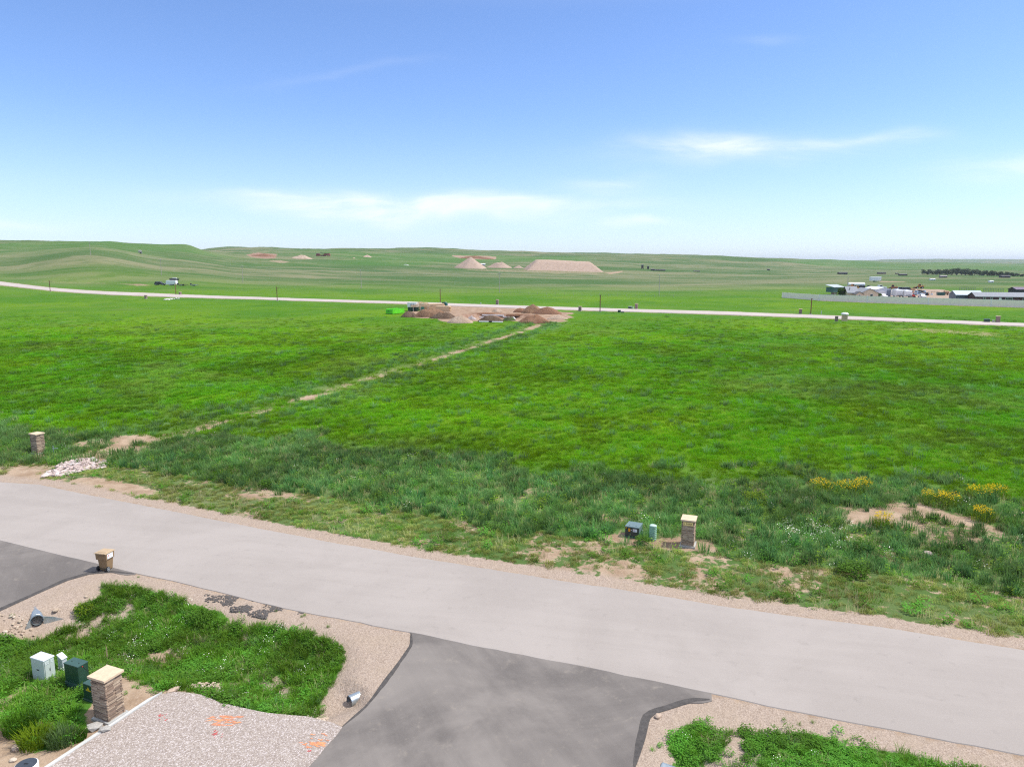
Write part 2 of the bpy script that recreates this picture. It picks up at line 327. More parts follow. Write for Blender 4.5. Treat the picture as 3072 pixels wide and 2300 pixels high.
def ground_material():
    m, T = make_mat('prairie_ground'); pos = T.new('ShaderNodeNewGeometry').outputs['Position']
    a = T.new('ShaderNodeAttribute', attribute_name='mask'); s = T.new('ShaderNodeSeparateColor'); T.nt.links.new(a.outputs['Color'], s.inputs[0])
    b = T.new('ShaderNodeAttribute', attribute_name='tone'); s2 = T.new('ShaderNodeSeparateColor'); T.nt.links.new(b.outputs['Color'], s2.inputs[0])
    bare, weed, dry = s.outputs; grav, red, lush = s2.outputs
    g = grass_node(T, pos, weed, dry, lush)
    cell = T.voro(pos, 30.0, 'Color'); cs = T.new('ShaderNodeSeparateColor'); T.nt.links.new(cell, cs.inputs[0])
    gv = T.mix(cs.outputs[0], (.27, .205, .160), (.45, .365, .30))
    gv = T.mix(T.math('MULTIPLY', T.smooth(T.noise(pos, .8, 4, .6), .4, .7), .4), gv, (.36, .285, .215))
    gv = T.mix(T.math('MULTIPLY', T.smooth(T.noise(pos, 5, 4, .6), .58, .72), .35), gv, (.20, .15, .125))
    ds = T.noise(pos, .5, 6, .65, .3); df = T.noise(pos, 9, 4, .7)
    dt = T.mix(T.smooth(ds, .35, .65), (.270, .185, .120), (.40, .300, .215))
    dt = T.mix(T.math('MULTIPLY', T.smooth(df, .5, .75), .4), dt, (.47, .40, .33))
    dt = T.mix(red, dt, T.mix(T.smooth(ds, .35, .65), (.205, .118, .078), (.34, .225, .165)))
    bc = T.mix(grav, dt, gv)
    n1 = T.noise(pos, 2.2, 5, .7, .4); n2 = T.noise(pos, .45, 3, .6)
    e = T.math('ADD', bare, T.math('ADD', T.math('MULTIPLY', T.math('SUBTRACT', n1, .5), 1.3), T.math('MULTIPLY', T.math('SUBTRACT', n2, .5), .7)))
    f = T.smooth(e, .42, .58)
    col = T.mix(f, g, bc)
    bm = T.math('ADD', T.math('MULTIPLY', T.noise(pos, 3.2, 5, .7), 1.2), T.math('MULTIPLY', T.noise(pos, 12, 2, .6), .35))
    finish(T, col, .95, .08, bump=bm, bstr=.55, bdist=.16)
    return m

def asphalt(name, lo, hi, speck, streak_rot, patch, pa, sw=.3):
    m, T = make_mat(name); pos = T.new('ShaderNodeNewGeometry').outputs['Position']
    q = T.mapping(pos, scale=(.05, 1, 1), rot=(0, 0, streak_rot)) if False else T.mapping(T.mapping(pos, rot=(0, 0, streak_rot)), scale=(.06, .9, 1))
    st = T.noise(q, 1.3, 5, .65, .3); bl = T.noise(pos, .16, 5, .62, .6); fi = T.noise(pos, 26, 3, .75); md = T.noise(pos, 1.6, 5, .7, .3)
    c = T.mix(T.smooth(T.math('ADD', T.math('MULTIPLY', st, sw), T.math('MULTIPLY', bl, 1 - sw)), .36, .64), lo, hi)
    c = T.mix(T.math('MULTIPLY', T.smooth(md, .55, .8), pa), c, patch)
    c = T.mix(T.math('MULTIPLY', T.smooth(fi, .45, .75), .5), c, speck)
    vs = T.voro(pos, 1.1, 'Distance'); c = T.mix(T.math('MULTIPLY', T.smooth(vs, .035, .015), T.smooth(bl, .5, .6)), c, tuple(x * .35 for x in lo))
    finish(T, c, .88, .25, bump=fi, bstr=.25, bdist=.01)
    return m
MAT_ROAD = asphalt('sunbleached_asphalt', (.305, .272, .248), (.350, .314, .288), (.40, .365, .338), R(12), (.225, .202, .184), .55, .3)
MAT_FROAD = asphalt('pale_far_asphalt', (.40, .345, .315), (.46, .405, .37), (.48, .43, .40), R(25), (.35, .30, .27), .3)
MAT_DRIVE = asphalt('dusty_driveway_asphalt', (.125, .112, .104), (.225, .202, .184), (.20, .182, .168), R(64), (.30, .262, .22), .6, .18)

# ------------------------------------------------------------------ mesh helpers
def mesh_obj(name, verts, faces, mat=None, parent=None, smooth=False):
    me = bpy.data.meshes.new(name); me.from_pydata([tuple(map(float, v)) for v in verts], [], faces); me.update()
    if smooth: me.polygons.foreach_set('use_smooth', [True] * len(me.polygons))
    if mat: me.materials.append(mat)
    o = bpy.data.objects.new(name, me); COL.objects.link(o)
    if parent: o.parent = parent
    return o
def structure(o): o['kind'] = 'structure'; return o
def resample(p, step):
    s = np.concatenate([[0], np.cumsum(np.hypot(*np.diff(p, axis=0).T))]); n = max(2, int(s[-1] / step))
    t = np.linspace(0, s[-1], n); return np.stack([np.interp(t, s, p[:, 0]), np.interp(t, s, p[:, 1])], 1)
def ribbon(name, A, B, lift, mat, n, cross=6, fn=base_h, drop=.12):
    ta = np.linspace(0, 1, n)
    def par(p):
        s = np.concatenate([[0], np.cumsum(np.hypot(*np.diff(p, axis=0).T))]); s /= s[-1]
        return np.stack([np.interp(ta, s, p[:, 0]), np.interp(ta, s, p[:, 1])], 1)
    a, b = par(A), par(B); V = []; Fc = []
    for i in range(n):
        w = (vnoise(np.array([i * .9]), np.array([3.1]))[0] - .5) * .10
        for j in range(cross + 3):
            u = min(max((j - 1) / cross, 0), 1); p = a[i] * (1 - u) + b[i] * u
            dn = np.array(a[i] - b[i]); dn /= np.linalg.norm(dn)
            edge = j in (0, cross + 2)
            if j <= 1: p = p + dn * (w + (.10 if edge else 0))
            if j >= cross + 1: p = p - dn * (w + (.10 if edge else 0))
            z = float(fn(np.array([p[0]]), np.array([p[1]]))[0]) + lift
            V.append((p[0], p[1], z - (drop if edge else 0)))
    c = cross + 3
    for i in range(n - 1):
        for j in range(c - 1): Fc.append((i*c + j, i*c + j + 1, (i+1)*c + j + 1, (i+1)*c + j))
    o = mesh_obj(name, V, Fc, mat)
    bm = bmesh.new(); bm.from_mesh(o.data); bmesh.ops.recalc_face_normals(bm, faces=bm.faces)
    if sum(f.normal.z for f in bm.faces) < 0: bmesh.ops.reverse_faces(bm, faces=bm.faces)
    bm.to_mesh(o.data); bm.free()
    return o
def slab(name, poly, z, mat, depth=.15, jitter=.04, step=.5):
    p = resample(np.vstack([poly, poly[:1]]), step)[:-1]
    p = p + (np.stack([vnoise(p[:, 0] * 2.3, p[:, 1] * 2.3), vnoise(p[:, 0] * 2.3 + 31, p[:, 1] * 2.3)], 1) - .5) * 2 * jitter
    n = len(p); bm = bmesh.new()
    top = [bm.verts.new((x, y, z)) for x, y in p]; bot = [bm.verts.new((x, y, z - depth)) for x, y in p]
    bm.faces.new(top)
    for i in range(n): bm.faces.new((top[i], bot[i], bot[(i + 1) % n], top[(i + 1) % n]))
    bmesh.ops.recalc_face_normals(bm, faces=bm.faces)
    bm.faces.ensure_lookup_table()
    if bm.faces[0].normal.z < 0: bmesh.ops.reverse_faces(bm, faces=bm.faces)
    bmesh.ops.triangulate(bm, faces=[f for f in bm.faces if len(f.verts) > 4])
    me = bpy.data.meshes.new(name); bm.to_mesh(me); bm.free(); me.materials.append(mat)
    o = bpy.data.objects.new(name, me); COL.objects.link(o); return o

# ------------------------------------------------------------------ the ground, one sheet to the horizon
def masks(x, y):
    n = len(x); bare = np.zeros(n); weed = np.zeros(n); dry = np.zeros(n); grav = np.zeros(n); red = np.zeros(n); lush = np.zeros(n)
    k = y < 130
    xs, ys = x[k], y[k]
    poly_front = np.vstack([ROAD_NEAR, [(200, -80), (-200, -80)]])
    front = inside(poly_front, xs, ys)
    on = inside(np.vstack([ROAD_FAR, ROAD_NEAR[::-1]]), xs, ys)
    dvl = sdf(VEG_L, xs, ys); dvr = sdf(VEG_R, xs, ys)
    b = np.zeros(len(xs)); w = np.zeros(len(xs)); g = np.zeros(len(xs)); d = np.zeros(len(xs)); l = np.zeros(len(xs))
    veg = np.maximum(sstep(-dvl, -.35, .35), sstep(-dvr, -.3, .35))
    patf = fbm(xs * .55 + 11, ys * .55, 4); b = np.where(front | on, 1 - veg * np.clip(.93 - np.maximum(patf, 0) * 2.2, .3, 1), b); g = np.where(front, 1 - sstep(xs, -9.5, -12.5) * sstep(ys, 31, 27), g)
    w = np.where(front, .55, w); l = np.where(front, .55, l)
    dfar = segdist(ROAD_FAR, xs, ys); beyond = ~front & ~on
    polyN = np.vstack([ROAD_FAR, WEED_NEAR[::-1]]); verge = inside(polyN, xs, ys)
    dwn = segdist(WEED_NEAR, xs, ys); dwf = segdist(WEED_FAR, xs, ys)
    weedz = inside(np.vstack([WEED_NEAR, WEED_FAR[::-1]]), xs, ys)
    pat = fbm(xs * .35, ys * .35, 4); pat2 = fbm(xs * .12 + 50, ys * .12, 4)
    shoulder = 1 - sstep(dfar, .8, 1.5)
    b = np.where(beyond & verge, np.maximum(shoulder, .36 + pat * .85 + .12 * sstep(pat2, -.05, .1)), b)
    g = np.where(beyond, 1 - sstep(dfar, 1.0, 1.8), g); d = np.where(beyond & verge, .8, d)
    w = np.where(weedz, .92, w); b = np.where(weedz, .24 + pat * .75, b); d = np.where(weedz, .22, d)
    w = np.where(beyond & verge, .25, w)
    soft = sstep(dwf, 0, 5); w = np.where(beyond & ~verge & ~weedz, .55 * (1 - soft) , w)
    b = np.where(beyond & ~verge & ~weedz, np.maximum(.18 * (1 - sstep(dwf, 0, 3.5)) + pat * .45 * (1 - sstep(dwf, 2, 6)), 0), b)
    b = np.maximum(b, (.54 + pat * 1.0) * sstep(-sdf(RIP_DIRT, xs, ys), -1.0, .8))
    b = np.maximum(b, (.50 + pat * 1.0) * sstep(-sdf(BARE_R, xs, ys), -1.5, 1.0))
    b = np.maximum(b, .75 * sstep(-sdf(PILLAR_DIRT, xs, ys), -.5, .3))
    rut = np.array([flat(250, 1440), flat(330, 1452), flat(440, 1478)]); b = np.maximum(b, .8 * (1 - sstep(segdist(rut, xs, ys), .4, 1.4)))
    bare[k], weed[k], grav[k], dry[k], lush[k] = b, w, g, d, l
    # swale: thin strip of bare earth between darker banks
    k2 = y < 300; ds = segdist(SWALE, x[k2], y[k2]); pn = fbm(x[k2] * .3 + 5, y[k2] * .3, 4)
    bare[k2] = np.maximum(bare[k2], (.57 + pn * 1.0) * (1 - sstep(ds + pn * 2.0, .8, 2.4)))
    dry[k2] = np.maximum(dry[k2], .55 * (1 - sstep(ds, 1.2, 3.4)))
    weed[k2] = np.maximum(weed[k2], .95 * sstep(ds, 1.5, 3) * (1 - sstep(ds, 5, 9)))
    # far road shoulders, building plot, yard
    k3 = (y > 120) & (y < 900); X, Y = x[k3], y[k3]
    df = np.minimum(segdist(fT, X, Y), segdist(fB, X, Y))
    bare[k3] = np.maximum(bare[k3], (.62 + fbm(X*.2, Y*.2) * .6) * (1 - sstep(df, .5, 4)))
    grav[k3] = np.maximum(grav[k3], .5 * (1 - sstep(df, .5, 3)))
    lush[k3] = np.maximum(lush[k3], .35 * sstep(df, 3, 6) * (1 - sstep(df, 10, 18)))
    s = sstep(-sdf(SITE, X, Y) + fbm(X * .12, Y * .12, 3) * 9, -1.5, 1.5) * (.86 + fbm(X * .3, Y * .3, 3) * .5); bare[k3] = np.maximum(bare[k3], s); red[k3] = np.maximum(red[k3], .45 * s); s = sstep(-sdf(SITE_PIT, X, Y), -2.5, -.3) * (1 - sstep(-sdf(SITE_PIT, X, Y), .8, 2.2)); red[k3] = np.maximum(red[k3], s)
    s = sstep(-sdf(YARD, X, Y), -3, 3); bare[k3] = np.maximum(bare[k3], s * .8); grav[k3] = np.maximum(grav[k3], s * .5)
    s = 1 - sstep(segdist(FENCE, X, Y), .5, 4); bare[k3] = np.maximum(bare[k3], .62 * s)
    dry[:] = np.maximum(dry, sstep(y, 300, 560) * .96)
    # fields of taller green crop on the plain, tan hill flank on the left
    k4 = y > 120; X, Y = x[k4], y[k4]
    crop = sstep(fbm(X / 420 + 3, Y / 700 + 1, 3), .06, .16) * sstep(Y, 500, 800)
    lush[k4] = np.maximum(lush[k4], crop * .5)
    for poly, bv, rv in SCARS:
        s = sstep(-sdf(poly, X, Y), -3, 4); bare[k4] = np.maximum(bare[k4], s * bv); red[k4] = np.maximum(red[k4], s * rv)
    return np.stack([bare, weed, dry, np.ones(n)], 1), np.stack([grav, red, lush, np.ones(n)], 1)
SCARS = []
for pts, bv, rv in [
    ([(735, 763), (770, 757), (835, 763), (830, 776), (780, 775), (745, 770)], .75, .9),
    ([(800, 783), (835, 780), (875, 786), (840, 790)], .55, 0),
    ([(1352, 765), (1400, 767), (1490, 770), (1488, 778), (1420, 778), (1380, 774)], 1.0, .35),
    ([(1380, 806), (1600, 808), (1830, 818), (1800, 823), (1600, 818), (1400, 811)], .45, 0),
    ([(1810, 818), (1870, 812), (1872, 814), (1830, 823)], .9, 0),
    ([(340, 850), (440, 851), (470, 858), (400, 858)], .6, .4),
    ([(120, 843), (330, 848), (330, 852), (120, 847)], .5, .3),
    ([(2635, 843.5), (2720, 845.5), (2720, 847), (2635, 846)], .95, 0),
    ([(2625, 985), (2760, 982), (3000, 996), (3072, 1010), (2960, 1012), (2780, 1000)], .47, 0)]:
    SCARS.append((np.array([hit(*p, fn=base_h)[:2] for p in pts]), bv, rv))

def build_ground():
    ap = 40.0                                   # fan apex behind the camera, so the sheet also lies under and behind it
    ys = np.concatenate([np.linspace(-36, 16, 12), 18 + np.cumsum(np.geomspace(.30, .30, 90)), []])
    y = ys[-1]; ext = []
    while y < 15500: y += max(.32, (y + ap) * .0062 if y < 400 else (y + ap) * .0085); ext.append(y)
    ys = np.concatenate([ys, ext])
    ts = np.concatenate([np.linspace(-1.25, -.78, 30)[:-1], np.linspace(-.78, .78, 520), np.linspace(.78, 1.25, 30)[1:]])
    Y, T_ = np.meshgrid(ys, ts, indexing='ij'); X = T_ * (Y + ap) * np.where(Y < 60, 1.0, 1.0)
    x, y = X.ravel(), Y.ravel(); z = H(x, y)
    # keep the sheet just under the paved surfaces
    nr, nc = Y.shape
    i = (np.arange(nr - 1)[:, None] * nc + np.arange(nc - 1)[None, :]).ravel()
    faces = np.stack([i, i + 1, i + nc + 1, i + nc], 1)
    me = bpy.data.meshes.new('ground'); me.vertices.add(len(x)); me.vertices.foreach_set('co', np.stack([x, y, z], 1).astype(np.float32).ravel())
    nf = len(faces); me.loops.add(nf * 4); me.polygons.add(nf)
    me.loops.foreach_set('vertex_index', faces.astype(np.int32).ravel())
    me.polygons.foreach_set('loop_start', np.arange(0, nf * 4, 4, dtype=np.int32)); me.polygons.foreach_set('loop_total', np.full(nf, 4, np.int32))
    me.update(calc_edges=True); me.validate()
    me.polygons.foreach_set('use_smooth', np.ones(nf, bool))
    ma, to = masks(x, y)
    for nm, dat in (('mask', ma), ('tone', to)):
        at = me.attributes.new(nm, 'FLOAT_COLOR', 'POINT'); at.data.foreach_set('color', np.clip(dat, 0, 1).astype(np.float32).ravel())
    me.materials.append(ground_material())
    o = bpy.data.objects.new('ground', me); COL.objects.link(o); structure(o)
    return o
ground = build_ground()
road = structure(ribbon('road', ROAD_FAR, ROAD_NEAR, .030, MAT_ROAD, 160, 8))
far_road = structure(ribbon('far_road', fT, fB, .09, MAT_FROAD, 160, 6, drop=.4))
structure(slab('driveway', DRIVE_C, .020, MAT_DRIVE))
structure(slab('side_driveway', DRIVE_L, .020, MAT_DRIVE))

# ------------------------------------------------------------------ grass and weeds (nobody could count them)
def blade_mesh(name, n, rad, hmin, hmax, wid, lean, mat, seed, leaf=False, up=0.):
    r = random.Random(seed); V = []; Fc = []
    for i in range(n):
        a = r.uniform(0, 2 * math.pi); q = rad * math.sqrt(r.random()); bx, by = q * math.cos(a), q * math.sin(a)
        h = r.uniform(hmin, hmax); az = a + r.uniform(-.9, .9); ln = lean * r.uniform(.2, 1.0) * h
        w = wid * r.uniform(.7, 1.3); px, py = -math.sin(az) * w, math.cos(az) * w; dx, dy = math.cos(az) * ln, math.sin(az) * ln
        k = len(V)
        if leaf:       # broad leaf on a short stalk, spread through a dome
            zc = h * r.uniform(.25 if not up else up, 1.0); cx, cy = bx * (1.2 - .5 * zc / hmax), by * (1.2 - .5 * zc / hmax); L = w * 2.6; t = r.uniform(-.5, .6)
            ex, ey = math.cos(az) * L, math.sin(az) * L
            V += [(cx, cy, zc), (cx + ex*.45 + px, cy + ey*.45 + py, zc + L * t * .5), (cx + ex, cy + ey, zc + L * t), (cx + ex*.45 - px, cy + ey*.45 - py, zc + L * t * .5 + w * .2)]
            Fc += [(k, k+1, k+2, k+3)]
        else:
            V += [(bx - px, by - py, -.03), (bx + px, by + py, -.03), (bx + dx*.35 + px*.8, by + dy*.35 + py*.8, h*.6), (bx + dx*.35 - px*.8, by + dy*.35 - py*.8, h*.6), (bx + dx, by + dy, h * r.uniform(.85, 1.0))]
            Fc += [(k, k+1, k+2, k+3), (k+3, k+2, k+4)]
    me = bpy.data.meshes.new(name); me.from_pydata(V, [], Fc); me.update(); me.materials.append(mat)
    return me
def blade_mat(name, tintcol=None, weed=0., dry=0., lush=0., fac=.5):
    m, T = make_mat(name); pos = T.new('ShaderNodeNewGeometry').outputs['Position']
    c = grass_node(T, pos, weed, dry, lush)
    if tintcol: c = T.mix(fac, c, tintcol)
    a = T.new('ShaderNodeAttribute', attribute_name='tint', attribute_type='INSTANCER')
    c = T.mix(1.0, c, T.new('ShaderNodeCombineColor').outputs[0], 'MULTIPLY') if False else c
    v = T.new('ShaderNodeHueSaturation'); T.nt.links.new(c, v.inputs['Color'])
    T.nt.links.new(T.smooth(a.outputs['Fac'], 0., 1., 1.2, 2.5), v.inputs['Value'])
    T.nt.links.new(T.smooth(a.outputs['Fac'], 0., 1., .488, .512), v.inputs['Hue'])
    finish(T, v.outputs[0], .75, .05, trans=.42)
    return m
MB_FIELD = blade_mat('meadow_blade'); MB_WEED = blade_mat('tall_grass_blade', None, weed=1.0)
MB_VERGE = blade_mat('short_verge_blade', (.215, .205, .070), weed=.2, fac=.7); MB_DITCH = blade_mat('ditch_grass_blade', (.085, .175, .014), weed=.4, fac=.6)
MB_LEAF = blade_mat('weed_leaf', (.062, .160, .018), weed=.6, fac=.75); MB_STRAW = blade_mat('straw_blade', (.36, .30, .17), fac=.8)
MB_BLUE = blade_mat('blue_green_leaf', (.052, .112, .050), fac=.75); MB_YEL = blade_mat('yellow_flower', (.60, .47, .012), fac=.97); MB_LIME = blade_mat('lime_leaf', (.135, .215, .018), fac=.8)
MB_WHITE = blade_mat('white_flower', (.72, .70, .66), fac=1.0)
TUFT = [
 blade_mesh('tuft_meadow', 46, .34, .14, .34, .011, .8, MB_FIELD, 1), blade_mesh('tuft_meadow_b', 40, .36, .10, .28, .012, 1.0, MB_FIELD, 2),     # 0 1
 blade_mesh('tuft_tall', 44, .26, .30, .62, .011, .55, MB_WEED, 3), blade_mesh('tuft_tall_b', 40, .30, .25, .55, .012, .7, MB_WEED, 4),            # 2 3
 blade_mesh('tuft_verge', 42, .20, .05, .14, .010, 1.2, MB_VERGE, 5), blade_mesh('tuft_verge_b', 36, .22, .04, .12, .011, 1.4, MB_DITCH, 6),        # 4 5
 blade_mesh('tuft_ditch', 46, .20, .18, .42, .009, .8, MB_DITCH, 7), blade_mesh('weed_clump', 60, .24, .10, .38, .030, 0, MB_LEAF, 8, True),        # 6 7
 blade_mesh('weed_clump_b', 70, .26, .15, .50, .026, 0, MB_LEAF, 9, True), blade_mesh('sage_clump', 50, .20, .22, .60, .014, .6, MB_BLUE, 10),       # 8 9
 blade_mesh('straw_tuft', 22, .24, .20, .50, .006, .8, MB_STRAW, 11), blade_mesh('yellow_bloom', 60, .24, .35, .60, .022, 0, MB_YEL, 12, True),      # 10 11
 blade_mesh('lime_clump', 60, .26, .15, .50, .024, 0, MB_LIME, 13, True), blade_mesh('white_bloom', 14, .30, .2, .42, .020, 0, MB_WHITE, 14, True)]  # 12 13
tuft_cols = {}
def tuft_collection(ids):
    key = tuple(ids)
    if key not in tuft_cols:
        c = bpy.data.collections.new('tufts_' + '_'.join(map(str, ids)))
        for k, i in enumerate(ids): c.objects.link(bpy.data.objects.new('%02d_%s' % (k, TUFT[i].name), TUFT[i]))
        tuft_cols[key] = c
    return tuft_cols[key]
def scatter(name, label, cat, pts, scl, ids, idx, parent=None):
    n = len(pts); me = bpy.data.meshes.new(name); me.vertices.add(n); me.vertices.foreach_set('co', pts.astype(np.float32).ravel())
    def attr(nm, ty, key, dat): a = me.attributes.new(nm, ty, 'POINT'); a.data.foreach_set(key, dat.ravel())
    rot = np.stack([rng.normal(0, .08, n), rng.normal(0, .08, n), rng.random(n) * 6.283], 1).astype(np.float32)
    attr('rot', 'FLOAT_VECTOR', 'vector', rot); attr('scl', 'FLOAT_VECTOR', 'vector', scl.astype(np.float32))
    attr('pick', 'INT', 'value', idx.astype(np.int32)); attr('tint', 'FLOAT', 'value', np.clip(.48 + fbm(pts[:, 0] * .10, pts[:, 1] * .10, 3) * 1.0 + fbm(pts[:, 0] * .55 + 9, pts[:, 1] * .55, 3) * 1.1 + rng.normal(0, .16, n), 0, 1).astype(np.float32))
    o = bpy.data.objects.new(name, me); COL.objects.link(o)
    ng = bpy.data.node_groups.new(name + '_scatter', 'GeometryNodeTree')
    ng.interface.new_socket('Geometry', in_out='INPUT', socket_type='NodeSocketGeometry'); ng.interface.new_socket('Geometry', in_out='OUTPUT', socket_type='NodeSocketGeometry')
    N = ng.nodes; gi_ = N.new('NodeGroupInput'); go_ = N.new('NodeGroupOutput'); mp = N.new('GeometryNodeMeshToPoints'); ip = N.new('GeometryNodeInstanceOnPoints')
    ci = N.new('GeometryNodeCollectionInfo'); ci.inputs[0].default_value = tuft_collection(ids); ci.inputs['Separate Children'].default_value = True; ci.inputs['Reset Children'].default_value = True
    def at(nm, ty): a = N.new('GeometryNodeInputNamedAttribute'); a.data_type = ty; a.inputs[0].default_value = nm; return a.outputs[0]
    L = ng.links.new; L(gi_.outputs[0], mp.inputs[0]); L(mp.outputs[0], ip.inputs['Points']); L(ci.outputs[0], ip.inputs['Instance'])
    ip.inputs['Pick Instance'].default_value = True
    L(at('pick', 'INT'), ip.inputs['Instance Index']); L(at('scl', 'FLOAT_VECTOR'), ip.inputs['Scale'])
    er = N.new('FunctionNodeEulerToRotation'); L(at('rot', 'FLOAT_VECTOR'), er.inputs[0]); L(er.outputs[0], ip.inputs['Rotation'])
    L(ip.outputs[0], go_.inputs[0])
    md = o.modifiers.new('scatter', 'NODES'); md.node_group = ng
    o['kind'] = 'stuff'; o['label'] = label; o['category'] = cat
    return o
def on_paving(x, y, pad=0.0):
    r = inside(np.vstack([ROAD_FAR, ROAD_NEAR[::-1]]), x, y) | inside(DRIVE_C, x, y) | inside(DRIVE_L, x, y) | inside(PAD, x, y)
    if pad: r |= np.minimum(np.minimum(segdist(ROAD_FAR, x, y), segdist(ROAD_NEAR, x, y)), np.minimum(segdist(DRIVE_C, x, y, True), segdist(DRIVE_L, x, y, True))) < pad
    return r
def rand_fan(n, y0, y1, w=.80, extra=6):
    y = np.sqrt(rng.random(n) * (y1**2 - y0**2) + y0**2); x = (rng.random(n) * 2 - 1) * (w * y + extra); return x, y
def keep_bare(x, y, thr=.45, soft=.25):
    ma, _ = masks(x, y); b = ma[:, 0] + (fbm(x * 1.6, y * 1.6, 3)) * .55
    return rng.random(len(x)) > sstep(b, thr - soft, thr + soft)
CLEAR = []     # (x, y, r) circles kept free of grass, filled with the things that stand there
def not_clear(x, y):
    k = np.ones(len(x), bool)
    for cx, cy, r in CLEAR: k &= np.hypot(x - cx, y - cy) > r
    return k
def stack3(x, y): return np.stack([x, y, H(x, y)], 1)
def sc(n, lo, hi, zl=1., zh=1.):
    s = rng.uniform(lo, hi, n); return np.stack([s, s, s * rng.uniform(zl, zh, n)], 1)
def jit(x, y, a):
    return x + fbm(x * .35 + 3, y * .35, 3) * a, y + fbm(x * .35 + 70, y * .35, 3) * a * 1.6
def grow_grass():
    poly_front = np.vstack([ROAD_NEAR, [(200, -80), (-200, -80)]])
    polyV = np.vstack([ROAD_FAR, WEED_NEAR[::-1]]); polyW = np.vstack([WEED_NEAR, WEED_FAR[::-1]])
    # meadow
    P = []; S = []; I = []
    y0, y1 = 44., 235.; n = 540000; x, y = rand_fan(n, y0, y1, 1.05)
    want = 6.5 * (52. / np.maximum(y, 52.)) ** 1.75 * (1 - sstep(y, 130, 235)); ok = rng.random(n) < want / (n / (1.05 * (y1**2 - y0**2)))
    x, y = x[ok], y[ok]
    jx, jy = jit(x, y, 9.); ok = ~inside(polyV, x, y) & ~inside(polyW, jx, jy) & ~inside(poly_front, x, y) & ~on_paving(x, y)
    ok &= ~(inside(np.vstack([fT, fB[::-1]]), x, y)) & (segdist(fT, x, y) > 2.5) & (segdist(fB, x, y) > 2.5)
    x, y = x[ok], y[ok]; ok = keep_bare(x, y) & not_clear(x, y); x, y = x[ok], y[ok]
    s_ = np.clip(y / 58., .85, 2.1) * rng.uniform(.75, 1.3, len(x)); zs = s_ * np.clip(62. / y, .16, .95) * rng.uniform(.7, 1.15, len(x))
    P.append(stack3(x, y)); S.append(np.stack([s_, s_, zs], 1)); I.append(rng.choice([0, 1, 2], len(x), p=[.5, .46, .04]))
    x, y = rand_fan(26000, 56, 240); sd_ = segdist(SWALE, x, y) + fbm(x * .2, y * .2, 3) * 4; k = (sd_ > 1.8) & (sd_ < 5.5); x, y = x[k], y[k]
    P.append(stack3(x, y)); S.append(sc(len(x), 1., 1.7, .7, 1.1)); I.append(rng.choice([2, 3], len(x)))
    scatter('meadow_grass', 'bright green meadow grass covering the field between the two roads', 'grass', np.vstack(P), np.vstack(S), [0, 1, 2, 3], np.concatenate(I))
    # tall mixed weeds beyond the road
    n = 54000; x, y = rand_fan(n, 28, 80, 1.05); jx, jy = jit(x, y, 9.); kx, ky = jit(x, y, 2.5); far_ = inside(polyW, jx, jy) | inside(polyW, x, y) & (segdist(WEED_NEAR, x, y) < 4); ok = far_ & ~inside(polyV, x, y) & ~on_paving(x, y, 1.) & ~inside(poly_front, x, y) | (inside(polyV, x, y) & ~inside(polyV, kx, ky) & (segdist(ROAD_FAR, x, y) > 2.5)); x, y = x[ok], y[ok]; ok = keep_bare(x, y, .55) & not_clear(x, y); x, y = x[ok], y[ok]
    pn = fbm(x * .25, y * .25, 3); pr = sstep(x, 8, 24)
    r = rng.random(len(x)); blue = sstep(fbm(x * .18 + 31, y * .18, 3), -.08, .1); lime = sstep(fbm(x * .3 + 77, y * .3, 3), .02, .14)
    I = np.where(r < .40, rng.choice([0, 1], len(x)), 2)
    I = np.where((r >= .40) & (r < .62), np.where(rng.random(len(x)) < np.maximum(blue, pr * .8), 3, 0), I)
    I = np.where((r >= .62) & (r < .76), np.where(rng.random(len(x)) < lime, 5, 2), I)
    I = np.where((r >= .76) & (r < .93), 4, I); I = np.where((r >= .93) & (r < .97), 5, I)
    white = np.exp(-(((x - flat(2420, 1590)[0]) / 2.2) ** 2 + ((y - flat(2420, 1590)[1]) / 1.6) ** 2)); I = np.where((r > .99) | (rng.random(len(x)) < white * .5), 6, I)
    scatter('tall_weeds', 'tall blue-green grass and mixed weeds in the band beyond the road verge', 'weeds', stack3(x, y), sc(len(x), .7, 1.35, .7, 1.2), [2, 3, 8, 9, 10, 12, 13], I)
    # short sparse verge
    n = 52000; x, y = rand_fan(n, 20, 70, 1.05); ok = inside(polyV, x, y) & (segdist(ROAD_FAR, x, y) > .9); x, y = x[ok], y[ok]; ok = keep_bare(x, y, .52, .18) & not_clear(x, y); x, y = x[ok], y[ok]
    scatter('verge_grass', 'short patchy yellow-green grass along the road verge', 'grass', stack3(x, y), sc(len(x), .7, 1.4, .8, 1.3), [4, 5, 7, 10], rng.choice([0, 1, 2, 3], len(x), p=[.66, .24, .05, .05]))
    # foreground ditch and corner
    n = 60000; x, y = rand_fan(n, 15, 42, .9, 3); jx, jy = jit(x, y, 1.2); ok = (inside(VEG_L, jx, jy) | inside(VEG_R, jx, jy)) & ~on_paving(x, y, .35); x, y = x[ok], y[ok]; ok = keep_bare(x, y, .6) & not_clear(x, y); x, y = x[ok], y[ok]
    pn = fbm(x * .5 + 20, y * .5, 3); pl = sstep(fbm(x * .3, y * .3 + 9, 3), -.04, .08); right = x > 3; r = rng.random(len(x))
    I = np.where(r < .68 - .35 * pl - .2 * right, 0, np.where(r < .80, 1, np.where(r < .92, 2, 3))); I = np.where(r > .94, 4, I); I = np.where(r > .985, 5, I)
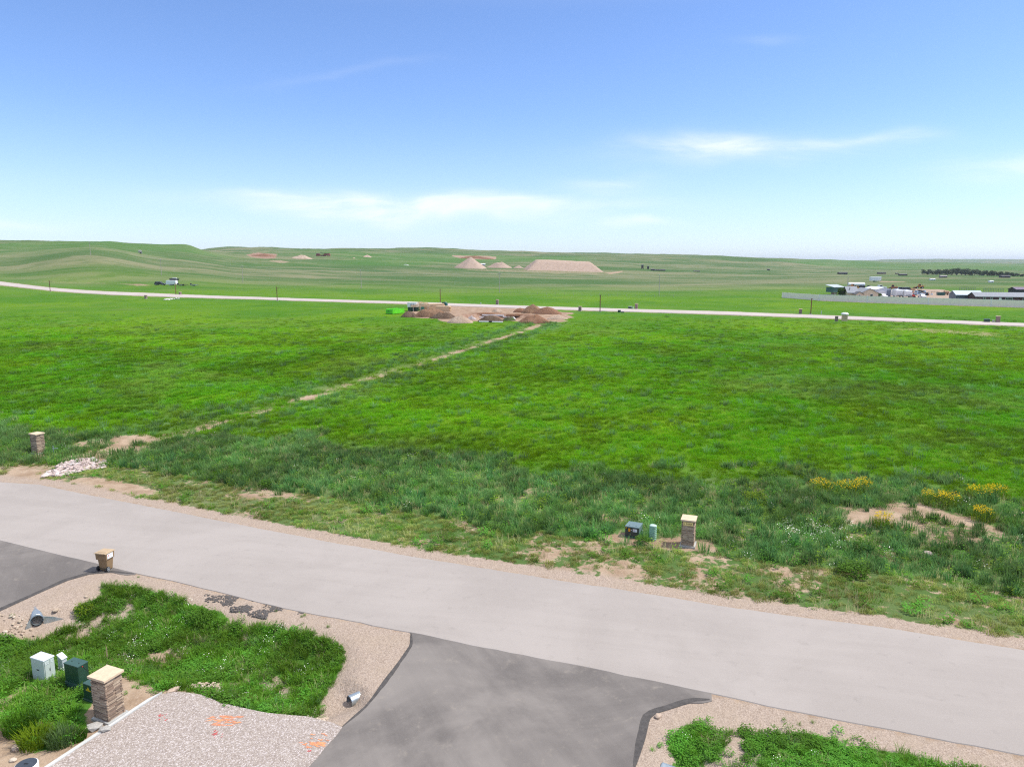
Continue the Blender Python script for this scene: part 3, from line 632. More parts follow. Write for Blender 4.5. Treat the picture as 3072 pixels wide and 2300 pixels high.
    # a few sprigs out on the gravel
    gx, gy = rand_fan(9000, 16, 46, .9, 3); k = inside(poly_front, gx, gy) & ~on_paving(gx, gy, .15) & (fbm(gx * .45 + 8, gy * .45, 3) > .10); gx, gy = gx[k], gy[k]; k = not_clear(gx, gy) & (rng.random(len(gx)) < .35); gx, gy = gx[k], gy[k]
    ns = len(gx); x = np.concatenate([x, gx]); y = np.concatenate([y, gy]); I = np.concatenate([I, rng.choice([0, 1], ns)])
    scatter('ditch_grass', 'green grass and leafy weeds filling the ditch between the two driveways', 'grass', stack3(x, y), sc(len(x), .55, 1.0, .65, 1.1) * np.where(inside(VEG_R, x, y), .8, np.where(np.arange(len(x)) >= len(x) - ns, .45, 1.))[:, None], [6, 7, 8, 3, 10, 13], I)

# ------------------------------------------------------------------ object helpers
class B:
    """collects simple shapes; build() links them as ONE mesh object"""
    def __init__(s): s.V = []; s.F = []
    def add(s, V, Fc):
        k = len(s.V); s.V += [tuple(v) for v in V]; s.F += [tuple(i + k for i in f) for f in Fc]; return s
    def box(s, x0, x1, y0, y1, z0, z1, tx=1., ty=1., ox=0., oy=0.):
        cx, cy = (x0 + x1) / 2, (y0 + y1) / 2; hx, hy = (x1 - x0) / 2, (y1 - y0) / 2
        V = [(cx - hx, cy - hy, z0), (cx + hx, cy - hy, z0), (cx + hx, cy + hy, z0), (cx - hx, cy + hy, z0)]
        V += [(cx + ox + a * hx * tx, cy + oy + b * hy * ty, z1) for a, b in ((-1, -1), (1, -1), (1, 1), (-1, 1))]
        return s.add(V, [(3, 2, 1, 0), (4, 5, 6, 7), (0, 1, 5, 4), (1, 2, 6, 5), (2, 3, 7, 6), (3, 0, 4, 7)])
    def prism(s, prof, y0, y1, inset=0.):           # profile in x,z (counter-clockwise seen from -y), extruded along y
        n = len(prof); V = [(x, y0, z) for x, z in prof] + [(x, y1, z) for x, z in prof]
        return s.add(V, [tuple(range(n)), tuple(range(2 * n - 1, n - 1, -1))] + [(i, i + n, (i + 1) % n + n, (i + 1) % n) for i in range(n)])
    def tube(s, p0, p1, r0, r1=None, n=10, caps=True):
        r1 = r0 if r1 is None else r1; p0 = Vector(p0); p1 = Vector(p1); d = (p1 - p0).normalized()
        a = d.orthogonal().normalized(); b = d.cross(a); V = []
        for p, r in ((p0, r0), (p1, r1)):
            for i in range(n):
                t = 2 * math.pi * i / n; V.append(p + a * (r * math.cos(t)) + b * (r * math.sin(t)))
        Fc = [(i, (i + 1) % n, (i + 1) % n + n, i + n) for i in range(n)]
        if caps: Fc += [tuple(range(n - 1, -1, -1)), tuple(range(n, 2 * n))]
        return s.add(V, Fc)
    def lathe(s, prof, n=16, close=True):           # profile (r, z)
        V = [(r * math.cos(2 * math.pi * i / n), r * math.sin(2 * math.pi * i / n), z) for r, z in prof for i in range(n)]
        Fc = [(j * n + i, j * n + (i + 1) % n, (j + 1) * n + (i + 1) % n, (j + 1) * n + i) for j in range(len(prof) - 1) for i in range(n)]
        if close: Fc += [tuple(range(n - 1, -1, -1)), tuple((len(prof) - 1) * n + i for i in range(n))]
        return s.add(V, Fc)
    def build(s, name, mat, parent=None, bevel=0., smooth=False):
        me = bpy.data.meshes.new(name); bm = bmesh.new(); vs = [bm.verts.new(v) for v in s.V]
        for f in s.F:
            try: bm.faces.new([vs[i] for i in f])
            except ValueError: pass
        bmesh.ops.recalc_face_normals(bm, faces=bm.faces)
        if bevel: bmesh.ops.bevel(bm, geom=[e for e in bm.edges if e.calc_face_angle(0) > .5], offset=bevel, segments=2, profile=.6, affect='EDGES', clamp_overlap=True)
        if smooth:
            for f in bm.faces: f.smooth = True
        bm.to_mesh(me); bm.free(); me.materials.append(mat)
        o = bpy.data.objects.new(name, me); COL.objects.link(o)
        if parent: o.parent = parent
        return o
def tag(o, label, cat, group=None):
    o['label'] = label; o['category'] = cat
    if group: o['group'] = group
    return o
def thing(name, label, cat, loc, rz=0., group=None):
    o = bpy.data.objects.new(name, None); COL.objects.link(o); o.location = loc; o.rotation_euler = (0, 0, rz); o.empty_display_size = .2
    return tag(o, label, cat, group)
def put(name, mesh, parent, loc=(0, 0, 0), rot=(0, 0, 0), scale=(1, 1, 1)):
    o = bpy.data.objects.new(name, mesh); COL.objects.link(o); o.parent = parent; o.location = loc; o.rotation_euler = rot; o.scale = scale; return o
def rock_mesh(seed, mat, sub=1, rough=.28, flat_=.75):
    r = random.Random(seed); bm = bmesh.new(); bmesh.ops.create_icosphere(bm, subdivisions=sub, radius=.5)
    for v in bm.verts:
        v.co *= 1 + r.uniform(-rough, rough); v.co.z *= flat_
    me = bpy.data.meshes.new('rock'); bm.to_mesh(me); bm.free(); me.materials.append(mat); return me
def random_mat(name, cols, rough=.85, scale=9, bump=.4):
    """colour picked per object (its own random number) with grain"""
    m, T = make_mat(name); oi = T.new('ShaderNodeObjectInfo').outputs['Random']; cr = T.new('ShaderNodeValToRGB'); cr.color_ramp.interpolation = 'CONSTANT'
    e = cr.color_ramp.elements; e[0].color = (*cols[0], 1); e[1].position = 1 / len(cols); e[1].color = (*cols[1], 1)
    for i in range(2, len(cols)): q = e.new(i / len(cols)); q.color = (*cols[i], 1)
    T.nt.links.new(oi, cr.inputs[0]); pos = T.new('ShaderNodeNewGeometry').outputs['Position']
    n = T.noise(pos, scale, 5, .65); c = T.mix(T.math('MULTIPLY', T.smooth(n, .35, .7), .5), cr.outputs[0], tuple(x * .62 for x in cols[0]))
    finish(T, c, rough, .2, bump=n, bstr=bump, bdist=.02); return m
LEDGE = random_mat('ledge_stone', [(.38, .285, .205), (.27, .19, .14), (.47, .365, .27), (.34, .24, .175), (.20, .145, .11), (.42, .315, .23), (.52, .41, .30)], scale=14)
PALE_ROCK = random_mat('pale_pink_rock', [(.50, .40, .37), (.58, .50, .46), (.42, .33, .30), (.55, .45, .40), (.62, .57, .54)])
TAN_ROCK = random_mat('tan_rock', [(.50, .40, .30), (.42, .33, .25), (.56, .48, .39), (.47, .36, .28)])
CAPSTONE = M('sandstone_cap', (.60, .47, .33), .85, .1, 6, .3); CONC = M('pale_concrete', (.40, .40, .38), .9, .14, 5, .3, dirt=(.28, .24, .20)); MORTAR = M('dark_mortar', (.10, .08, .07), .95)
def unit_block(seed):
    r = random.Random(seed); b = B().box(-.5, .5, -.5, .5, -.5, .5)
    b.V = [tuple(c + r.uniform(-.05, .05) for c in v) for v in b.V]
    o = b.build('stone', LEDGE); me = o.data; bpy.data.objects.remove(o); return me
BLOCKS = [unit_block(s) for s in range(6)]
def stone_pillar(label, loc, rz, sx, sy, h, courses, nx=2, ny=3, plaque=None, far=False):
    t = thing('stone_pillar', label, 'pillar', loc, rz, None); r = random.Random(int(loc[0] * 7 + loc[1]))
    base = .12; top = h - .09
    B().box(-sx/2 - .10, sx/2 + .10, -sy/2 - .10, sy/2 + .10, -.25, base).build('base', CONC, t, .012)
    B().box(-sx/2 + .05, sx/2 - .05, -sy/2 + .05, sy/2 - .05, base - .01, top + .01).build('core', MORTAR, t)
    ch = (top - base) / courses
    for c in range(courses):
        z = base + ch * (c + .5)
        for face in range(4):
            if far and face == 2: continue
            L, n, D = (sx, nx, sy) if face % 2 == 0 else (sy, ny, sx)
            cuts = [0] + sorted(min(max((k + 1) / n + r.uniform(-.16, .16) / n * 1.6, .12), .88) for k in range(n - 1)) + [1]
            ext = .03 if (c + face) % 2 == 0 else -.05
            for a, b_ in zip(cuts[:-1], cuts[1:]):
                x0 = -L/2 + a * L - (ext if a == 0 else 0); x1 = -L/2 + b_ * L + (ext if b_ == 1 else 0)
                out = r.uniform(.0, .035); th = .07
                u = (x0 + x1) / 2; v = -(D / 2 + out - th / 2); ang = face * math.pi / 2
                px, py = u * math.cos(ang) - v * math.sin(ang), u * math.sin(ang) + v * math.cos(ang)
                put('stone', BLOCKS[r.randrange(6)], t, (px, py, z), (0, 0, ang), (x1 - x0 - .006, th, ch * r.uniform(.80, .97)))
    B().box(-sx/2 - .09, sx/2 + .09, -sy/2 - .09, sy/2 + .09, top, h).build('cap', CAPSTONE, t, .012)
    CLEAR.extend([(loc[0], loc[1], .75), (loc[0] - .15, loc[1] - .7, .6)])
    return t
def text_mesh(name, s, size, mat, parent, loc, rot, extrude=.004):
    c = bpy.data.curves.new(name, 'FONT'); c.body = s; c.size = size; c.extrude = extrude; c.align_x = 'CENTER'; c.align_y = 'CENTER'
    o = bpy.data.objects.new(name, c); COL.objects.link(o); dg = bpy.context.evaluated_depsgraph_get()
    me = bpy.data.meshes.new_from_object(o.evaluated_get(dg)); bpy.data.objects.remove(o); me.materials.append(mat) if not me.materials else None
    me.name = name; p = bpy.data.objects.new(name, me); COL.objects.link(p); p.parent = parent; p.location = loc; p.rotation_euler = rot; return p

# ------------------------------------------------------------------ foreground things
GREY_GREEN = M('grey_green_paint', (.50, .56, .51), .45, .06, 2, 0, .4, dirt=(.36, .40, .34)); PALE_LID = M('pale_lid_paint', (.62, .67, .66), .45, .05)
DARK_GREEN = M('dark_green_paint', (.016, .055, .035), .42, .15, 2, 0, .45, dirt=(.04, .075, .055)); GREEN_LID = M('green_lid_paint', (.035, .085, .070), .4, .12, 2, 0, .5)
SEAM = M('dark_seam', (.03, .035, .03), .7); STEEL = M('galvanised_steel', (.46, .52, .55), .38, .12, 4, 0, .5, .75, dirt=(.30, .30, .28)); BLACK = M('black_plastic', (.018, .018, .020), .5); WHITE = M('white_paint', (.78, .78, .77), .5, .04)
YELLOW = M('yellow_print', (.70, .48, .02), .5); ORANGE = M('orange_sticker', (.75, .30, .015), .5); RED = M('red_print', (.55, .04, .04), .5); LILAC = M('grey_violet_print', (.42, .40, .52), .5)

stone_pillar('stacked ledge-stone pillar with tan slab cap beside the gravel pad', (-14.33, 22.95, 0.), R(-22), .66, .62, 1.73, 30, 2, 2)
pl = stone_pillar('stone address pillar with a yellow 21069 plaque beyond the road', (10.08, 38.53, h1(10.08, 38.53)), R(-20), .66, .76, 1.66, 28, 2, 2)
stone_pillar('stone pillar with tan cap standing in bare dirt by the pale rock bed', (-40.13, 58.36, h1(-40.13, 58.36)), R(-25), .78, .62, 1.78, 26, 2, 2)
pq = B().box(-.27, .27, -.465, -.40, 1.34, 1.53).build('plaque', M('yellow_plaque', (.80, .62, .26), .6, .06), pl, .006)
pk = M('dark_lettering', (.05, .04, .03), .6)
text_mesh('lettering', '21069', .135, pk, pq, (.045, -.470, 1.435), (R(90), 0, 0))
ar = B(); ar.add([(-.245, -.472, 1.435), (-.195, -.472, 1.40), (-.195, -.472, 1.47), (-.245, -.462, 1.435), (-.195, -.462, 1.40), (-.195, -.462, 1.47)], [(0, 1, 2), (5, 4, 3), (0, 3, 4, 1), (1, 4, 5, 2), (2, 5, 3, 0)]); ar.build('arrow', pk, pq)

def utility_cabinet():
    p = Vector((-18.28, 25.43, 0)); t = thing('utility_cabinet', 'pale grey-green metal utility cabinet in the ditch weeds', 'cabinet', p, R(-22)); t.scale = (1.16, .73, .93); CLEAR.append((p.x, p.y, .5))
    B().box(-.31, .31, -.29, .29, -.05, .92).build('body', GREY_GREEN, t, .012)
    B().box(-.335, .335, -.315, .315, .915, .965, .97, .97).build('lid', PALE_LID, t, .01)
    d = B().box(.312, .330, -.25, .02, .06, .88).build('door', GREY_GREEN, t, .006); B().box(.330, .345, -.02, .005, .42, .52).build('handle', SEAM, d)
    d = B().box(.312, .330, .03, .25, .06, .88).build('door', GREY_GREEN, t, .006)
    for z in (.10, .17, .74, .81):
        for y in (-.2, -.08, .12): B().box(.3305, .338, y - .03, y + .05, z, z + .025).build('vent', PALE_LID, t)
    for x in (-.2, -.1, .12, .2):
        for z in (.10, .76): B().box(x - .012, x + .012, -.300, -.288, z, z + .10).build('vent', PALE_LID, t)
    B().box(-.06, .05, -.302, -.289, .44, .49).build('emblem', SEAM, t)
def grey_pedestal():
    p = hit(190, 2006); t = thing('utility_pedestal', 'small grey sloped-top utility pedestal behind the dark green box', 'pedestal', p, R(-22)); CLEAR.append((p.x, p.y, .35))
    B().prism([(-.15, -.05), (.15, -.05), (.13, .48), (-.13, .62)], -.10, .10).build('body', M('mid_grey_paint', (.42, .46, .47), .5), t, .01)
    b = B().prism([(-.15, .625), (.15, .475), (.16, .50), (-.14, .66)], -.12, .12).build('lid', PALE_LID, t, .006)
    B().box(-.13, .13, -.10, .10, -.10, .03).build('foot', BLACK, t)
def green_transformer():
    p = Vector((-16.63, 24.88, 0)); t = thing('transformer_box', 'tall dark green transformer box on a green plinth', 'transformer', p, R(-22)); t.scale = (1.24, .76, .94); CLEAR.append((p.x, p.y, .55))
    B().box(-.34, .34, -.31, .31, -.1, .24, .97, .97).build('plinth', GREEN_LID, t, .012)
    B().box(-.30, .30, -.28, .28, .24, 1.0).build('body', DARK_GREEN, t, .015)
    ld = B().box(-.315, .315, -.295, .295, 1.0, 1.045, .98, .98).build('lid', GREEN_LID, t, .01)
    for x in (-.16, .14): B().box(x - .03, x + .03, -.02, .0, 1.04, 1.055).build('hinge', SEAM, ld)
    B().add([(.3005, .02, .95), (.3005, .26, .62), (.3075, .25, .60), (.3075, .005, .93)], [(0, 1, 2, 3)]).build('seam', SEAM, t)
    B().tube((.295, -.03, .95), (.312, -.03, .95), .022).build('latch', RED, t); B().box(-.03, .04, -.325, -.31, .10, .125).build('badge', STEEL, t)
def green_meter_box():
    p = Vector((-15.50, 23.98, 0)); t = thing('transformer_box', 'low dark green box with yellow warning print tucked behind the stone pillar', 'transformer', p, R(-24)); t.scale = (1.05, .70, .97); CLEAR.append((p.x, p.y, .5))
    B().box(-.32, .32, -.30, .30, -.1, .10).build('plinth', GREEN_LID, t, .01); B().box(-.27, .27, -.25, .25, .10, .70).build('body', DARK_GREEN, t, .012)
    B().box(-.285, .285, -.265, .265, .70, .735, .97, .97).build('lid', GREEN_LID, t, .008)
    s = B(); s.add([(-.07, -.254, .53), (.06, -.254, .53), (-.005, -.254, .64)], [(0, 1, 2)]); s.build('warning_triangle', YELLOW, t)
    for z in (.505, .475): B().box(-.13, .12, -.256, -.249, z - .010, z + .010).build('warning_text', YELLOW, t)
def road_transformer():
    p = Vector((7.21, 39.97, h1(7.21, 39.97))); t = thing('transformer_box', 'green-black pad-mounted transformer with orange and white stickers beyond the road', 'transformer', p, R(-25)); t.scale = (.96, 1.12, .97); CLEAR.append((p.x, p.y + .3, .7))
    blk = M('dark_grey_enamel', (.035, .045, .045), .35, .1, 2, 0, .5); top = M('sunlit_tone_enamel', (.13, .19, .19), .35, .08, 2, 0, .5)  # lighter enamel for lid and right side: sunlight put into the colour
    B().box(-.46, .46, -.42, .42, -.1, .10).build('pad', GREEN_LID, t, .01)
    B().box(-.43, .43, -.38, .38, .10, .66).build('body', blk, t, .02)
    ld = B().box(-.45, .45, -.41, .40, .66, .71, .97, .95).build('lid', top, t, .012)
    for x in (-.22, .2): B().box(x - .03, x + .03, -.22, -.19, .709, .72).build('hinge', SEAM, ld)
    B().box(.431, .437, -.34, .34, .12, .64).build('side_panel', top, t)  # thin sheet that paints the sun-facing side lighter than the body
    B().box(-.22, -.10, -.388, -.379, .38, .58).build('warning_sticker', ORANGE, t); B().box(-.06, -.02, -.388, -.379, .46, .52).build('tag', WHITE, t)
    w = B().box(.06, .32, -.388, -.379, .40, .58).build('label_sticker', WHITE, t)
    for z in (.54, .49, .44): B().box(.08, .19 if z > .5 else .24, -.392, -.387, z - .012, z + .010).build('print', RED if z > .5 else LILAC, w)
    B().tube((-.36, -.379, .60), (-.36, -.389, .60), .04, n=12).build('badge', YELLOW, t)
    B().tube((.46, .2, .30), (.50, .2, .30), .06, n=10).build('connector', STEEL, t)
def ribbed_pedestal():
    p = hit(1958, 1620); t = thing('utility_pedestal', 'light green ribbed plastic pedestal between transformer and address pillar', 'pedestal', p, R(-17)); CLEAR.append((p.x, p.y, .3))
    g = M('mint_plastic', (.24, .42, .31), .5, .08, 3); g2 = M('mint_lid_plastic', (.45, .60, .52), .5, .05)
    b = B(); prof = [(.17, -.1)]
    for k in range(7): z = .06 + k * .115; prof += [(.17, z), (.20, z + .02), (.20, z + .07), (.17, z + .09)]
    prof += [(.175, .88)]; b.lathe(prof, 16); b.V = [(x * 1.05, y * .85, z) for x, y, z in b.V]; b.build('body', g, t)
    l = B().lathe([(.20, .86), (.205, .90), (.17, .94), (.05, .955)], 16); l.V = [(x * 1.05, y * .85, z) for x, y, z in l.V]; l.build('lid', g2, t, smooth=False)
for f_ in (utility_cabinet, grey_pedestal, green_transformer, green_meter_box, road_transformer, ribbed_pedestal): f_()

def rubbish_bin():
    p = Vector((-21.40, 35.24, 0)); t = thing('wheelie_bin', 'brown wheeled rubbish bin with white sticker at the road edge', 'bin', (p.x, p.y, p.z + .022), R(-12)); t.scale = (1.05, .84, .96)
    br = M('brown_plastic', (.255, .165, .085), .5, .08, 3, 0, .4); bl = M('brown_lid_plastic', (.44, .325, .20), .5, .06, 3, 0, .4)
    B().box(-.21, .21, -.20, .27, .03, .72, 1.28, 1.22, 0, .01).build('body', br, t, .03)
    B().box(-.305, .305, -.32, .36, .66, 1.02, 1.03, 1.03).build('collar', br, t, .03)
    ld = B().prism([(-.345, 1.02), (.345, 1.02), (.335, 1.06), (-.335, 1.06)], -.40, .42).build('lid', bl, t, .012)
    B().box(-.25, .25, -.22, .36, 1.058, 1.088, .92, .92).build('lid_panel', bl, ld, .01); B().box(-.27, .27, -.37, -.26, 1.058, 1.072).build('lid_panel', bl, ld, .005)
    B().tube((-.24, -.38, .98), (.24, -.38, .98), .018).build('handle', br, t)
    for s in (-1, 1):
        w = B().tube((s * .25, -.22, .135), (s * .31, -.22, .135), .135, n=20).build('wheel', BLACK, t)
        rm = B(); rm.tube((s * .309, -.22, .135), (s * .318, -.22, .135), .035, n=10)
        for k in range(5):
            a = k * 2 * math.pi / 5; rm.tube((s * .314, -.22, .135), (s * .314, -.22 + .1 * math.cos(a), .135 + .1 * math.sin(a)), .012, n=5)
        rm.build('spokes', M('grey_rim', (.35, .37, .38), .4), w)
        rr = B(); [rr.tube((s * .312, -.22 + .105 * math.cos(a * .524), .135 + .105 * math.sin(a * .524)), (s * .312, -.22 + .105 * math.cos((a + 1) * .524), .135 + .105 * math.sin((a + 1) * .524)), .009, n=5) for a in range(12)]; rr.build('rim', M('grey_rim', (.35, .37, .38), .4), w)
    B().tube((-.25, -.22, .135), (.25, -.22, .135), .02).build('axle', SEAM, t)
    st = B().box(.316, .326, -.24, .22, .72, .98).build('sticker', WHITE, t)
    B().add([(.3275, -.20, .80), (.3275, -.14, .86), (.3275, -.09, .92), (.3275, -.17, .93)], [(0, 1, 2, 3)]).build('emblem', RED, st)
    for z, a, b in ((.91, -.06, .18), (.87, -.04, .12), (.79, -.12, .16)): B().box(.326, .3285, a, b, z - .010, z + .010).build('print', LILAC, st)
    B().tube((-.09, -.205, .16), (-.09, -.19, .16), .03).build('drain_plug', SEAM, t)
rubbish_bin()

def culvert(label, px, py, rz, r=.28, wings=True, tilt=0., sink=0., nk=25):
    p = Vector((*flat(px, py), 0)) + Vector((math.sin(rz), -math.cos(rz), 0)) * .33; t = thing('culvert_pipe', label, 'culvert', (p.x, p.y, sink), rz); b = B(); n = 20; prof = []
    for k in range(nk): prof.append((r + (.014 if k % 2 else 0), -.05 + k * .045))
    for rr, zz in reversed(prof): prof = prof + [(rr - .028, zz)]
    b.lathe(prof, n, False); b.V = [(x, z, y + r * .92) for x, y, z in b.V]; b.build('pipe', STEEL, t, smooth=True)
    if wings:
        for s, L_ in ((-1, .22), (1, .85)):      # flared wings lying back against the bank, the right one longer
            w = B(); w.add([(s * r * .9, .0, -.2), (s * (r + L_), -.30 * L_, -.2), (s * (r + L_), -.30 * L_, .02), (s * (r + L_ * .45), -.12 * L_, r * .95), (s * (r * .98), .0, r * 1.35)], [(0, 1, 2, 3, 4)])
            o = w.build('wing', STEEL, t); md = o.modifiers.new('thickness', 'SOLIDIFY'); md.thickness = .02
        w = B(); [w.tube((-r * math.cos(k * .26), .0, r * .92 + (r + .03) * math.sin(k * .26)), (-r * math.cos((k + 1) * .26), .0, r * .92 + (r + .03) * math.sin((k + 1) * .26)), .016, n=6) for k in range(12)]; w.build('rim_band', STEEL, t)
    CLEAR.append((p.x, p.y - .3, .7)); return t
culvert('galvanised corrugated culvert end with flared wing below the side driveway', 108, 1838, R(37), .25, True, sink=-.44)
culvert('galvanised culvert end half buried in the bank of the main driveway', 1074, 2066, R(-48), .21, False, sink=-.54, nk=13)
culvert('galvanised culvert end half buried at the corner bed past the main driveway', 1998, 2294, R(60), .22, False, sink=-.42, nk=13)

# gravel pad with its concrete edging
gm, GT = make_mat('pink_grey_gravel'); gpos = GT.new('ShaderNodeNewGeometry').outputs['Position']
gcell = GT.new('ShaderNodeSeparateColor'); GT.nt.links.new(GT.voro(gpos, 27., 'Color'), gcell.inputs[0])
gcol = GT.mix(gcell.outputs[0], (.27, .218, .188), (.45, .39, .345)); gcol = GT.mix(GT.math('MULTIPLY', GT.smooth(gcell.outputs[1], .75, .9), .8), gcol, (.60, .54, .52))
gcol = GT.mix(GT.math('MULTIPLY', GT.smooth(GT.voro(gpos, 27., 'Distance', 'DISTANCE_TO_EDGE'), .06, .0), .6), gcol, (.12, .095, .09))
finish(GT, gcol, .9, .15, bump=GT.voro(gpos, 27., 'Distance'), bstr=.6, bdist=-.03)
pad = structure(slab('gravel_pad', PAD, .035, gm, .2, .05))
PO = M('orange_marking_paint', (.70, .27, .13), .8, .2, 12); PR = M('red_marking_paint', (.45, .08, .08), .8, .2, 12)
def paint(px0, px1, py0, py1, n, mat, slope=0., ln=.35):
    b = B(); r = random.Random(int(px0))
    for _ in range(n):
        x, y = flat(r.uniform(px0, px1), r.uniform(py0, py1), .04); a = slope + r.uniform(-.3, .3); l = r.uniform(.3, 1.) * ln; w = r.uniform(.012, .035)
        dx, dy = math.cos(a) * l / 2, math.sin(a) * l / 2; nx, ny = -math.sin(a) * w, math.cos(a) * w; z = .0405 + r.random() * .004
        b.add([(x - dx, y - dy, z), (x - dx*.2 - nx, y - dy*.2 - ny, z), (x + dx, y + dy, z), (x + dx*.3 + nx, y + dy*.3 + ny, z)], [(0, 1, 2, 3)])
    o = b.build('paint_mark', mat, pad); return o
paint(632, 725, 2146, 2175, 46, PO, .1, .5); paint(902, 972, 2225, 2242, 30, PO, -.25, .4); paint(930, 985, 2195, 2225, 8, PO, -.3, .25)
paint(472, 500, 2140, 2160, 9, PR, .9, .16); paint(640, 668, 2190, 2212, 10, PR, .9, .2); paint(922, 935, 2240, 2252, 4, PR, .9, .14)
kr = flats([(487, 2079), (154, 2300), (-60, 2440)]); kr2 = kr + np.array([-.13, .04])
structure(slab('kerb', np.vstack([kr, kr2[::-1]]), .075, M('new_concrete', (.52, .52, .50), .9, .08, 5, .3), .3, .004, .6))
# dark fresh tar along the driveway edges
TAR = M('fresh_black_tar', (.075, .068, .064), .85, .3, 6, .4)
def edge_band(parent, pts, w0, w1, seed, side=1):
    p = resample(flats(pts), .25); V = []; Fc = []; r = random.Random(seed)
    for i in range(len(p)):
        a = p[max(i - 1, 0)]; c = p[min(i + 1, len(p) - 1)]; d = c - a; d /= np.linalg.norm(d); nrm = np.array([-d[1], d[0]]) * side; e = math.sin(math.pi * i / (len(p) - 1)) ** .5
        q = vnoise(np.array([i * .22 + seed * 9]), np.array([1.7]))[0]; i0 = p[i] - nrm * (.02 + .06 * q) * e; i1 = p[i] + nrm * (w0 + (w1 - w0) * q + r.uniform(-.015, .015)) * max(e, .25)
        V += [(i1[0], i1[1], .026), (i0[0], i0[1], .027), (i0[0] - nrm[0]*.06, i0[1] - nrm[1]*.06, -.08)]
    for i in range(len(p) - 1):
        for j in (0, 1): Fc.append((i*3 + j, i*3 + 3 + j, i*3 + 4 + j, i*3 + 1 + j))
    o = mesh_obj('tar_edge', V, Fc, TAR, parent); return o
DRV = bpy.data.objects['driveway']; SDR = bpy.data.objects['side_driveway']
edge_band(DRV, [(1233, 1900), (1233, 1934), (1199, 1984), (1150, 2049), (1100, 2116), (1024, 2182)], .06, .16, 1, 1)
edge_band(DRV, [(1905, 2300), (1932, 2212), (1945, 2154), (1964, 2138), (2006, 2126), (2048, 2112), (2085, 2102), (2130, 2100)], .16, .38, 2, 1)
edge_band(SDR, [(-160, 1915), (0, 1831), (99, 1786), (199, 1741), (268, 1721), (330, 1716), (400, 1722)], .16, .32, 3, 1)

# rocks
ROCK_P = [rock_mesh(s, PALE_ROCK) for s in range(6)]; ROCK_T = [rock_mesh(20 + s, TAN_ROCK) for s in range(6)]
def rock_bed(name, label, poly, n, smin, smax, meshes, mound=0., seed=1):
    poly = flats(poly); c = poly.mean(0); t = thing(name, label, 'rocks', (c[0], c[1], h1(*c)), 0); r = random.Random(seed); k = 0; lo, hi = poly.min(0), poly.max(0)
    ext = np.linalg.norm(hi - lo) / 2
    while k < n:
        x, y = r.uniform(lo[0], hi[0]), r.uniform(lo[1], hi[1])
        if not inside(poly, np.array([x]), np.array([y]))[0]: continue
        s = r.uniform(smin, smax); e = max(0, 1 - math.hypot(x - c[0], y - c[1]) / ext); z = h1(x, y) + s * .16 + mound * e * r.random()
        put('rock', meshes[r.randrange(len(meshes))], t, (x - c[0], y - c[1], z - t.location.z), (r.uniform(-.4, .4), r.uniform(-.4, .4), r.uniform(0, 6.28)), (s * r.uniform(.8, 1.4), s * r.uniform(.7, 1.1), s * r.uniform(.6, 1.0))); k += 1
    return t
z4 = lambda l: [(x / 4.424, 1250 + y / 4.424) for x, y in l]
rock_bed('rock_bed', 'bed of pale pink rocks below the stone pillar in bare dirt', z4([(560, 790), (640, 730), (760, 660), (860, 610), (1000, 590), (1080, 560), (1250, 570), (1400, 590), (1480, 640), (1380, 680), (1150, 720), (950, 770), (800, 800), (700, 800)]), 290, .18, .42, ROCK_P, .15, 3)
z1p = lambda l: [(x / 2.011, 1600 + y / 2.011) for x, y in l]
rock_bed('rock_heap', 'small heap of tan rubble in the ditch grass above the gravel pad', z1p([(1095, 890), (1150, 855), (1280, 845), (1380, 875), (1370, 905), (1200, 915)]), 110, .06, .17, ROCK_T, .28, 4)
rock_bed('rock_heap', 'spread of tan rubble between the gravel pad and the main driveway', z1p([(1640, 1070), (1700, 1020), (1830, 1035), (1990, 1065), (1960, 1110), (1850, 1105), (1740, 1090)]), 120, .05, .15, ROCK_T, .06, 5)
rock_bed('rock_heap', 'scatter of tan stones on the gravel slope left of the flared culvert', z1p([(-60, 500), (60, 470), (180, 500), (200, 540), (60, 570), (-60, 570)]), 60, .06, .18, ROCK_T, .03, 6)
def boulder(label, px, py, s, meshes, k=0, sub=(1.2, .9, .8)):
    p = hit(px, py); me = rock_mesh(900 + k, meshes[0].materials[0], 2, .13, .8); o = bpy.data.objects.new('boulder', me); COL.objects.link(o)
    o.location = (p.x, p.y, p.z + s * .22); o.scale = (s * sub[0], s * sub[1], s * sub[2]); o.rotation_euler = (0, 0, k * 1.3); tag(o, label, 'rock'); CLEAR.append((p.x, p.y, s * .5)); return o
boulder('smooth pinkish boulder resting beside the wing of the flared culvert', 167, 1833, .26, ROCK_T, 1)
boulder('pale cream stone lying on gravel at the top of the ditch', 258, 1791, .17, ROCK_T, 2)
boulder('round pale stone at the black tar corner of the main driveway', 1974, 2150, .24, ROCK_T, 3)
boulder('half-buried tan stone in the bare dirt near the meter pit', 50, 2245, .3, ROCK_T, 4)
boulder('small tan stone next to the round meter pit', 40, 2282, .2, ROCK_T, 5)
boulder('flat pale slab of stone at the road end of the pink rock bed', 138, 1430, .62, ROCK_P, 6, (1.4, .8, .5))
boulder('white stone in the weeds of the bare patch beyond the road', 2782, 1664, .45, ROCK_P, 7)
boulder('smooth grey stone at the top corner of the gravel pad', 520, 2074, .36, ROCK_T, 8, (1.5, .8, .45))
CH = M('broken_concrete', (.38, .36, .33), .95, .2, 6, .6)
